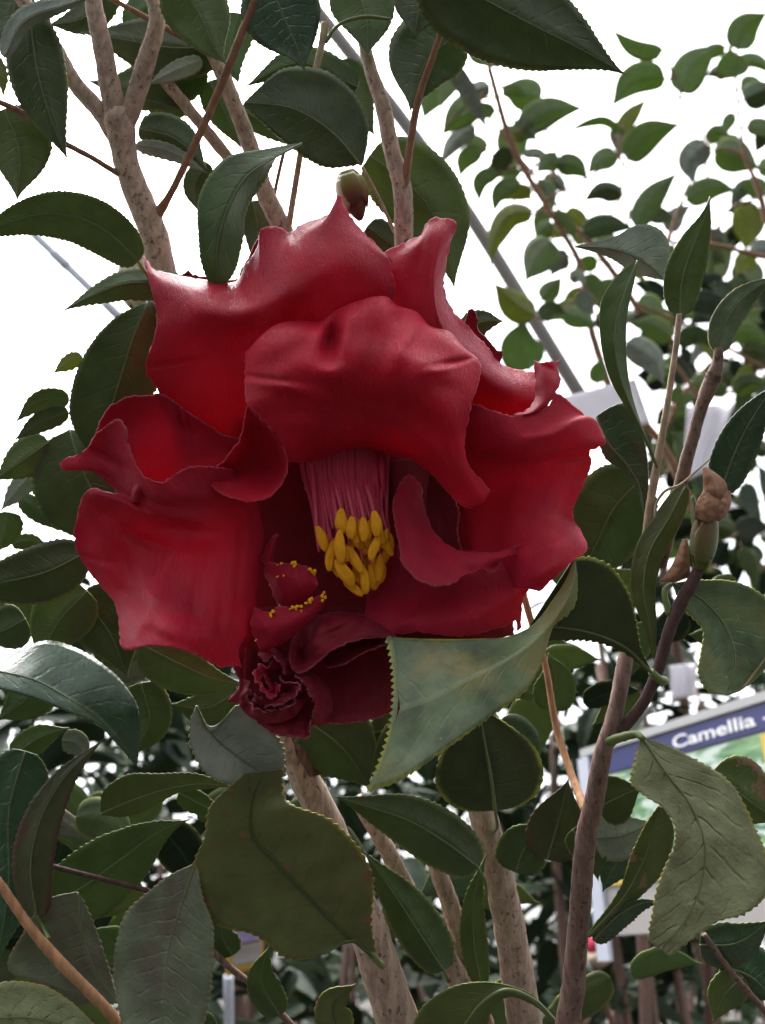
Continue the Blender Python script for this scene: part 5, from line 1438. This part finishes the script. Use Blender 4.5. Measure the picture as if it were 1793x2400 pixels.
# two red buds on the shrubs behind
bud_bg = thing('flower_bud', P(1399, 2228, .9), 'blurred pink bud hanging low right of the brown stem', 'flower bud')


def ball(c, r, mat, name, parent, sq=1.15):
    V, UV = [], []
    for i in range(14):
        th = math.pi * i / 13
        for j in range(16):
            a = 2 * math.pi * j / 16
            n_ = 1 + .10 * math.cos(3 * a + 4 * th)
            V.append(c + Vector((math.sin(th) * math.cos(a) * r * n_, math.sin(th) * math.sin(a) * r * n_, math.cos(th) * r * sq)))
            UV.append((i / 13, j / 16))
    return link(name, mesh_from(name, V, grid_faces(14, 16, True), M[mat], UV, None, True, c), parent, c)


s9 = .9 / FPX
ball(P(1399, 2215, .9), 25 * s9, 'petal_bud', 'bud_petal', bud_bg)
ball(P(1402, 2245, .895), 27 * s9, 'bud_cream', 'bud_scale', bud_bg, .8)
tube([P(1402, 2268, .9), P(1412, 2320, .92), P(1440, 2420, .95)], [6 * s9, 6 * s9, 7 * s9], M['barkred'], 'bud_stalk', bud_bg, 7)

# ================================================================== greenhouse bars
M['steel'] = plain_mat('grey_steel', (0.20, 0.185, 0.18), 0.5, 0.5, 0.15, 40)
M['whitebar'] = plain_mat('pale_blue_bar', (0.60, 0.63, 0.72), 0.45, 0.4, 0.06, 30, 0.2)
M['whiteplastic'] = plain_mat('white_plastic', (0.80, 0.79, 0.82), 0.5, 0.4, 0.05, 40, 0.25, (0.8, 0.79, 0.85))


def bar(name, pts, d, w, mat, label, bands=()):
    t = thing(name, P(*pts[0], d), label, 'pole')
    tube([P(x, y, d) for x, y in pts], [w / 2 * d / FPX] * len(pts), M[mat], 'tube', t, 14, 24, .01)
    for bx, by in bands:
        a = Vector(P(*pts[0], d)); b = Vector(P(*pts[-1], d)); u = (b - a).normalized(); c = P(bx, by, d)
        tube([c - u * .012 * d, c + u * .012 * d], [w * .58 * d / FPX] * 2, M[mat], 'clamp', t, 14, 6, .01)
    return t


bar('support_pole', [(700, -30), (1030, 400), (1365, 935), (1480, 1120)], 1.6, 34, 'steel', 'grey steel pole slanting behind the shrub at upper right', [(1040, 415)])
bar('roof_bar', [(60, 530), (275, 738), (420, 880)], 1.5, 22, 'whitebar', 'pale blue bar slanting across the white sky at left', [(141, 608), (265, 728)])
bar('roof_rail', [(1660, 1165), (1830, 1262)], 1.6, 30, 'whiteplastic', 'white rail at the right edge behind the bud')

# ================================================================== tags and signs


def sheet(name, quad, d, mat, parent=None, bow=.01, nu=12, nv=10, thick=.0006):
    V, UV = [], []
    for i in range(nu):
        for j in range(nv):
            u, v = i / (nu - 1), j / (nv - 1)
            a = np.array(quad[0]) * (1 - u) + np.array(quad[1]) * u
            b = np.array(quad[3]) * (1 - u) + np.array(quad[2]) * u
            q = a * (1 - v) + b * v
            V.append(P(q[0], q[1], d + bow * math.sin(math.pi * u) + .3 * bow * math.sin(math.pi * v)))
            UV.append((u, v))
    og = V[0]
    o = link(name, mesh_from(name, V, grid_faces(nu, nv), M[mat], UV, None, True, og), parent, og)
    md = o.modifiers.new('thickness', 'SOLIDIFY'); md.thickness = thick; md.offset = 0
    return o


tag(sheet('plant_tag', [(1300, 935), (1488, 888), (1524, 992), (1340, 1040)], .62, 'whiteplastic'), 'white plastic tag right of the bloom behind narrow leaves', 'plant tag')
tag(sheet('hanging_tag', [(1610, 955), (1722, 945), (1660, 1105), (1600, 1130)], .8, 'whiteplastic', None, .02), 'translucent white tag behind the brown upper stem', 'plant tag')
tag(sheet('small_tag', [(1568, 1560), (1632, 1555), (1630, 1632), (1575, 1640)], .9, 'whiteplastic', None, .02), 'little white tag above the blue plant sign', 'plant tag')

# the plant sign: an upright board turned away at the left
c0 = P(1515, 1733, .80)
best = None
for k in range(-80, 0):
    a = math.radians(k)
    q = c0 + Vector((math.cos(a), math.sin(a), 0)) * .10 - CAM
    dd_ = q.dot(FW)
    px_, py_ = W0 / 2 + q.dot(RT) / dd_ * FPX, H0 / 2 - q.dot(UP) / dd_ * FPX
    e = abs((py_ - 1733) / (px_ - 1515) + .31)
    if best is None or e < best[0]: best = (e, a)
sa_ = best[1]
SX, SZ = Vector((math.cos(sa_), math.sin(sa_), 0)), Vector((0, 0, 1))
SN = SX.cross(SZ).normalized()          # towards the lens
if SN.dot(CAM - c0) < 0: SN = -SN
# left edge of the board: where the ray at x = 1388 meets the board
lo_, hi_ = -.4, .1
for _ in range(40):
    md_ = (lo_ + hi_) / 2
    q = c0 + SX * md_ - SZ * .06 - CAM
    if W0 / 2 + q.dot(RT) / q.dot(FW) * FPX < 1384: lo_ = md_
    else: hi_ = md_
x_left = lo_
sign = thing('plant_sign', c0, 'blue banded camellia picture sign standing behind the lower right leaves', 'sign')


def board(name, x0, x1, z0, z1, t0, t1, mat, parent=sign):
    V = []
    for t in (t0, t1):
        for (x, z) in ((x0, z0), (x1, z0), (x1, z1), (x0, z1)):
            V.append(c0 + SX * x + SZ * z + SN * t)
    F = [(3, 2, 1, 0), (4, 5, 6, 7), (0, 1, 5, 4), (1, 2, 6, 5), (2, 3, 7, 6), (3, 0, 4, 7)]
    uv = [(0, 0), (1, 0), (1, 1), (0, 1)] * 2
    return link(name, mesh_from(name, V, F, mat, uv, None, False, V[0]), parent, V[0])


q1 = P(1600, 1765, .8) - CAM


def board_h(px, py):
    """height on the board of the picture point (px, py)"""
    r = (FW + (px - W0 / 2) / FPX * RT - (py - H0 / 2) / FPX * UP)
    t = (c0 - CAM).dot(SN) / r.dot(SN)
    v = CAM + r * t - c0
    return v.dot(SX), v.dot(SZ)


xr = x_left + .34
hb = board_h(1600, 1765)[1]; ht = board_h(1515, 1735)[1]; htop = board_h(1700, 1658)[1]
hbot = board_h(1400, 2195)[1]; hyel = board_h(1420, 2075)[1]
xw = board_h(1400, 1900)[0]
M['sign_blue'] = plain_mat('sign_blue', (0.028, 0.034, 0.14), 0.4, 0.5, 0.1, 30)
M['sign_white'] = plain_mat('sign_white', (0.36, 0.34, 0.33), 0.45, 0.4, 0.04, 30)
M['sign_grey'] = plain_mat('sign_grey', (0.40, 0.40, 0.40), 0.5, 0.4, 0.08, 30)
M['sign_yellow'] = plain_mat('sign_yellow', (0.62, 0.42, 0.08), 0.45, 0.4, 0.05, 30)
M['lettering'] = plain_mat('lettering_white', (0.85, 0.85, 0.88), 0.5, 0.3, 0.02, 30)
k = N('sign_picture_print')
uv = k.n('UVMap').outputs[0]
mp_ = k.mapping(uv, (3.4, 3.2, 1))
vo = k.n('TexVoronoi'); k.set(vo.inputs['Vector'], k.mapping(uv, (4, 3.2, 1))); vo.inputs['Scale'].default_value = 1.4
c = k.mix(k.ramp(k.noise(1.6, mp_, 3, .6, 1.2), .38, .62), (0.05, 0.16, 0.08), (0.20, 0.36, 0.16))
c = k.mix(k.ramp(k.noise(2.4, mp_, 2, .5, 1.5), .46, .62), c, (0.52, 0.62, 0.55))
c = k.mix(k.ramp(vo.outputs['Distance'], .16, .10), c, (0.50, 0.05, 0.12))
k.surf(k.princ(c, .35, .5))
M['sign_print'] = k.m
board('board', x_left, xr, hbot, htop, -.004, 0, M['sign_white'])
board('top_trim', x_left, xr, ht + .0015, htop + .002, .0005, .004, M['sign_grey'])
board('side_trim', x_left - .004, xw, hbot - .02, ht, .0005, .005, M['whitebar'])
board('header_band', xw + .001, xr, hb, ht, .0005, .002, M['sign_blue'])
board('picture', xw + .008, xr - .012, hyel + .004, hb - .002, .0005, .0015, M['sign_print'])
x_y = board_h(1788, 1730)[0]
board('yellow_border', x_y, xr - .002, hyel + .005, hb - .003, .0018, .0028, M['sign_yellow'])
board('border_strip', xw + .002, xr - .002, hyel - .001, hyel + .003, .0005, .0018, M['sign_yellow'])
tc = bpy.data.curves.new('lettering', 'FONT')
tc.body = 'Camellia -'
tc.extrude = .004
tc.offset = .012
tc.size = 1
to = bpy.data.objects.new('lettering', tc)
COL.objects.link(to)
bpy.context.view_layer.update()
dg = bpy.context.evaluated_depsgraph_get()
tm = bpy.data.meshes.new_from_object(to.evaluated_get(dg))
bpy.data.objects.remove(to)
xs = [v.co.x for v in tm.vertices]
tx0, tz0 = board_h(1582, 1752)
tx1, _ = board_h(1772, 1685)
wC = None
# width of the word without the dash
tcw = bpy.data.curves.new('w', 'FONT'); tcw.body = 'Camellia'; tcw.offset = .012
tow = bpy.data.objects.new('w', tcw); COL.objects.link(tow); bpy.context.view_layer.update()
wC = tow.dimensions.x; bpy.data.objects.remove(tow)
sc_ = (tx1 - tx0) / wC
cap = (hb * .28 + ht * .72) - (hb * .78 + ht * .22)
zs = (ht - hb) * .52 / .70
V = [c0 + SX * (tx0 + v.co.x * sc_) + SZ * (hb + (ht - hb) * .25 + v.co.y * zs) + SN * (.0025 + v.co.z * .1) for v in tm.vertices]
lm = mesh_from('lettering', V, [tuple(p.vertices) for p in tm.polygons], M['lettering'], None, None, False, c0)
link('lettering', lm, sign, c0)
# its post down to the soil
tube([c0 + SX * (x_left + .17) + SZ * hbot - SN * .01, Vector(((c0 + SX * (x_left + .17)).x, (c0 + SX * (x_left + .17)).y, 0)) - SN * .01], [.008, .008], M['sign_grey'], 'post', sign, 10, 8, 0)

# second label, lower left
lab = thing('plant_label', P(565, 2210, .75), 'small yellow framed plant label low at left behind leaves', 'sign')
sheet('label_card', [(524, 2146), (612, 2128), (618, 2262), (530, 2290)], .752, 'sign_yellow', lab, .004)
M['label_violet'] = plain_mat('label_violet', (0.32, 0.26, 0.46), .5, .4, .3, 60)
sheet('label_print', [(540, 2160), (606, 2146), (610, 2205), (544, 2215)], .749, 'label_violet' if 'label_violet' in M else 'sign_white', lab, .004)
sheet('label_text_field', [(545, 2220), (610, 2210), (612, 2252), (547, 2264)], .749, 'sign_white', lab, .004)
tube([P(535, 2290, .76), P(537, 2420, .79), P(540, 2700, .85)], [12 * .76 / FPX] * 3, M['whitebar'], 'stake', lab, 8, 10, .01)
